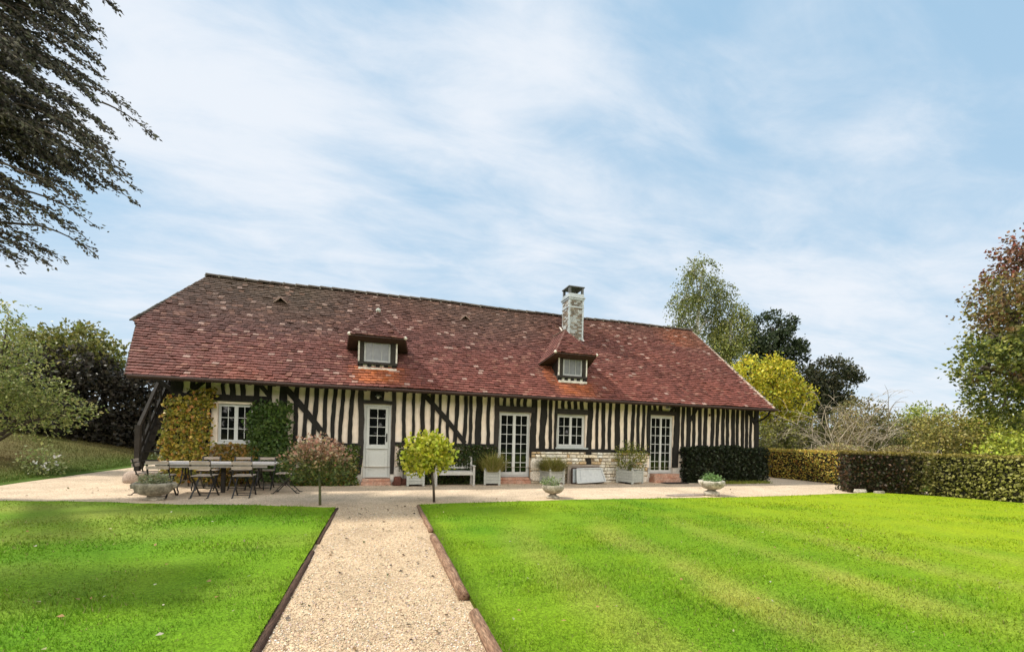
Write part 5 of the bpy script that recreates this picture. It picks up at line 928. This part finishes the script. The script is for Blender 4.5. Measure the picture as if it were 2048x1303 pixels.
# bare branched shrub and bramble canes
def canes(name, label, base, spreadx, h, n, seg, seed, lean=(0, 0), arch=.5, r0=.022, cat='shrub', leaves=0):
    rnd = random.Random(seed); b = MB(); root = empty(name, base, label, cat)
    def grow(p, d, L_, r, lev):
        pts = [Vector(p)]; d = Vector(d)
        for i in range(5):
            d = (d+Vector((rnd.uniform(-.16, .16), rnd.uniform(-.16, .16), rnd.uniform(-.10, .12)-arch*.10*(i+1)*lev))).normalized(); pts.append(pts[-1]+d*L_/5)
        b.tube(pts, [r*(1-.16*i) for i in range(6)], 5 if lev == 0 else 4, False)
        if lev < 2:
            for k in range(5 if lev == 0 else 4):
                i = rnd.randint(1, 5); a = rnd.uniform(0, 6.28); e = (d+Vector((math.cos(a)*.9, math.sin(a)*.7, rnd.uniform(-.2, .6)))).normalized(); grow(pts[i], e, L_*rnd.uniform(.35, .6), r*.55, lev+1)
    for i in range(n): a = rnd.uniform(0, 6.28); grow(Vector(base)+Vector((rnd.uniform(-.5, .5)*spreadx, rnd.uniform(-.3, .3), 0)), (math.cos(a)*.8*seg+lean[0], math.sin(a)*.4, 1), h*rnd.uniform(.6, 1.0), r0*rnd.uniform(.6, 1), 0)
    b.build('branches', M_TWIG, root)
    if leaves:
        P, d = lobe_pts((base[0]+lean[0], base[1], h*.55), (spreadx*.62, .6, h*.42), leaves, .2, .2, seed); leaf_obj('foliage', P, rng.normal(size=P.shape), .085*rng.uniform(.6, 1.2, len(P)), pal(len(P), [(.34, .26, .13), (.42, .34, .17), (.24, .18, .09), (.32, .30, .10)]), root)
    return root
canes('bare_shrub', 'tall bare pale-twigged shrub before the dark trees', (22.2, 15.2, 0), 2.0, 3.5, 22, .9, 8, r0=.036, leaves=2600)
canes('bramble_tangle', 'brown arching bramble canes spilling behind the beech hedge', (18.9, 13.6, 0), 3.4, 1.5, 26, 1.5, 5, arch=2.2, r0=.03, leaves=6500)
canes('bramble_tangle', 'brown bramble canes right of the bare shrub, above the dark hedge', (20.0, 11.2, 0), 3.2, 1.3, 24, 1.5, 9, arch=2.4, r0=.03, leaves=6500)
canes('bramble_tangle', 'olive bramble mound between bare shrub and lime bush', (22.6, 13.4, 0), 3.2, 1.5, 22, 1.2, 13, arch=2.4, r0=.03, leaves=9000)
# small plants on the left
t = plant('flowering_plant', 'white-flowered plant leaning over the bank edge at the left', 'plant', (-9.0, 15.3, 0), (-9.0, 15.3, .42), (.42, .35, .36), 110, .08, [(.20, .25, .08), (.28, .31, .12)], k=4, slen=.2, stems=10, gap=.2)
P, d = lobe_pts((-8.80, 15.25, .42), (.26, .2, .24), 8, .7); leaf_obj('petals', np.repeat(P, 4, 0)+rng.normal(0, .03, (len(P)*4, 3)), rng.normal(size=(len(P)*4, 3)), .075, np.full((len(P)*4, 3), .78), t, .45)
plant('pale_shrub', 'small grey-green shrub beyond the foot of the staircase', 'shrub', (-5.55, 14.3, 0), (-5.55, 14.3, .55), (.32, .3, .4), 200, .07, [(.22, .27, .16), (.15, .19, .09), (.32, .36, .24)], k=3, slen=.15)
# the wooded far side of the garden, behind the viewer (seen in the window panes)
n = 13000; a = rng.uniform(math.pi*.48, math.pi*1.45, n); d = 30+rng.normal(0, 1.6, n); zz = rng.random(n)**.8*(9.5+1.8*np.sin(a*9)+1.2*np.sin(a*23)); P = np.stack([d*np.sin(a), d*np.cos(a), zz], 1)
tag(leaf_obj('far_wood', P, rng.normal(size=(n, 3)), rng.uniform(.8, 1.6, n), pal(n, DG), None, .4), 'belt of dark trees on the far side of the garden', 'wood', kind='stuff')

n = 5200; a = rng.uniform(math.radians(48), math.radians(112), n); d = 72+rng.normal(0, 2, n); zz = rng.random(n)**.8*(3.4+.8*np.sin(a*17)+.6*np.sin(a*41)); P = np.stack([d*np.sin(a), d*np.cos(a), zz], 1)
tag(leaf_obj('far_hedgerow', P, rng.normal(size=(n, 3)), rng.uniform(.9, 1.8, n), pal(n, [(.10, .11, .04), (.14, .14, .05), (.07, .08, .03)]), None, .4), 'distant olive hedgerow closing the fields beyond the garden', 'hedgerow', kind='stuff')
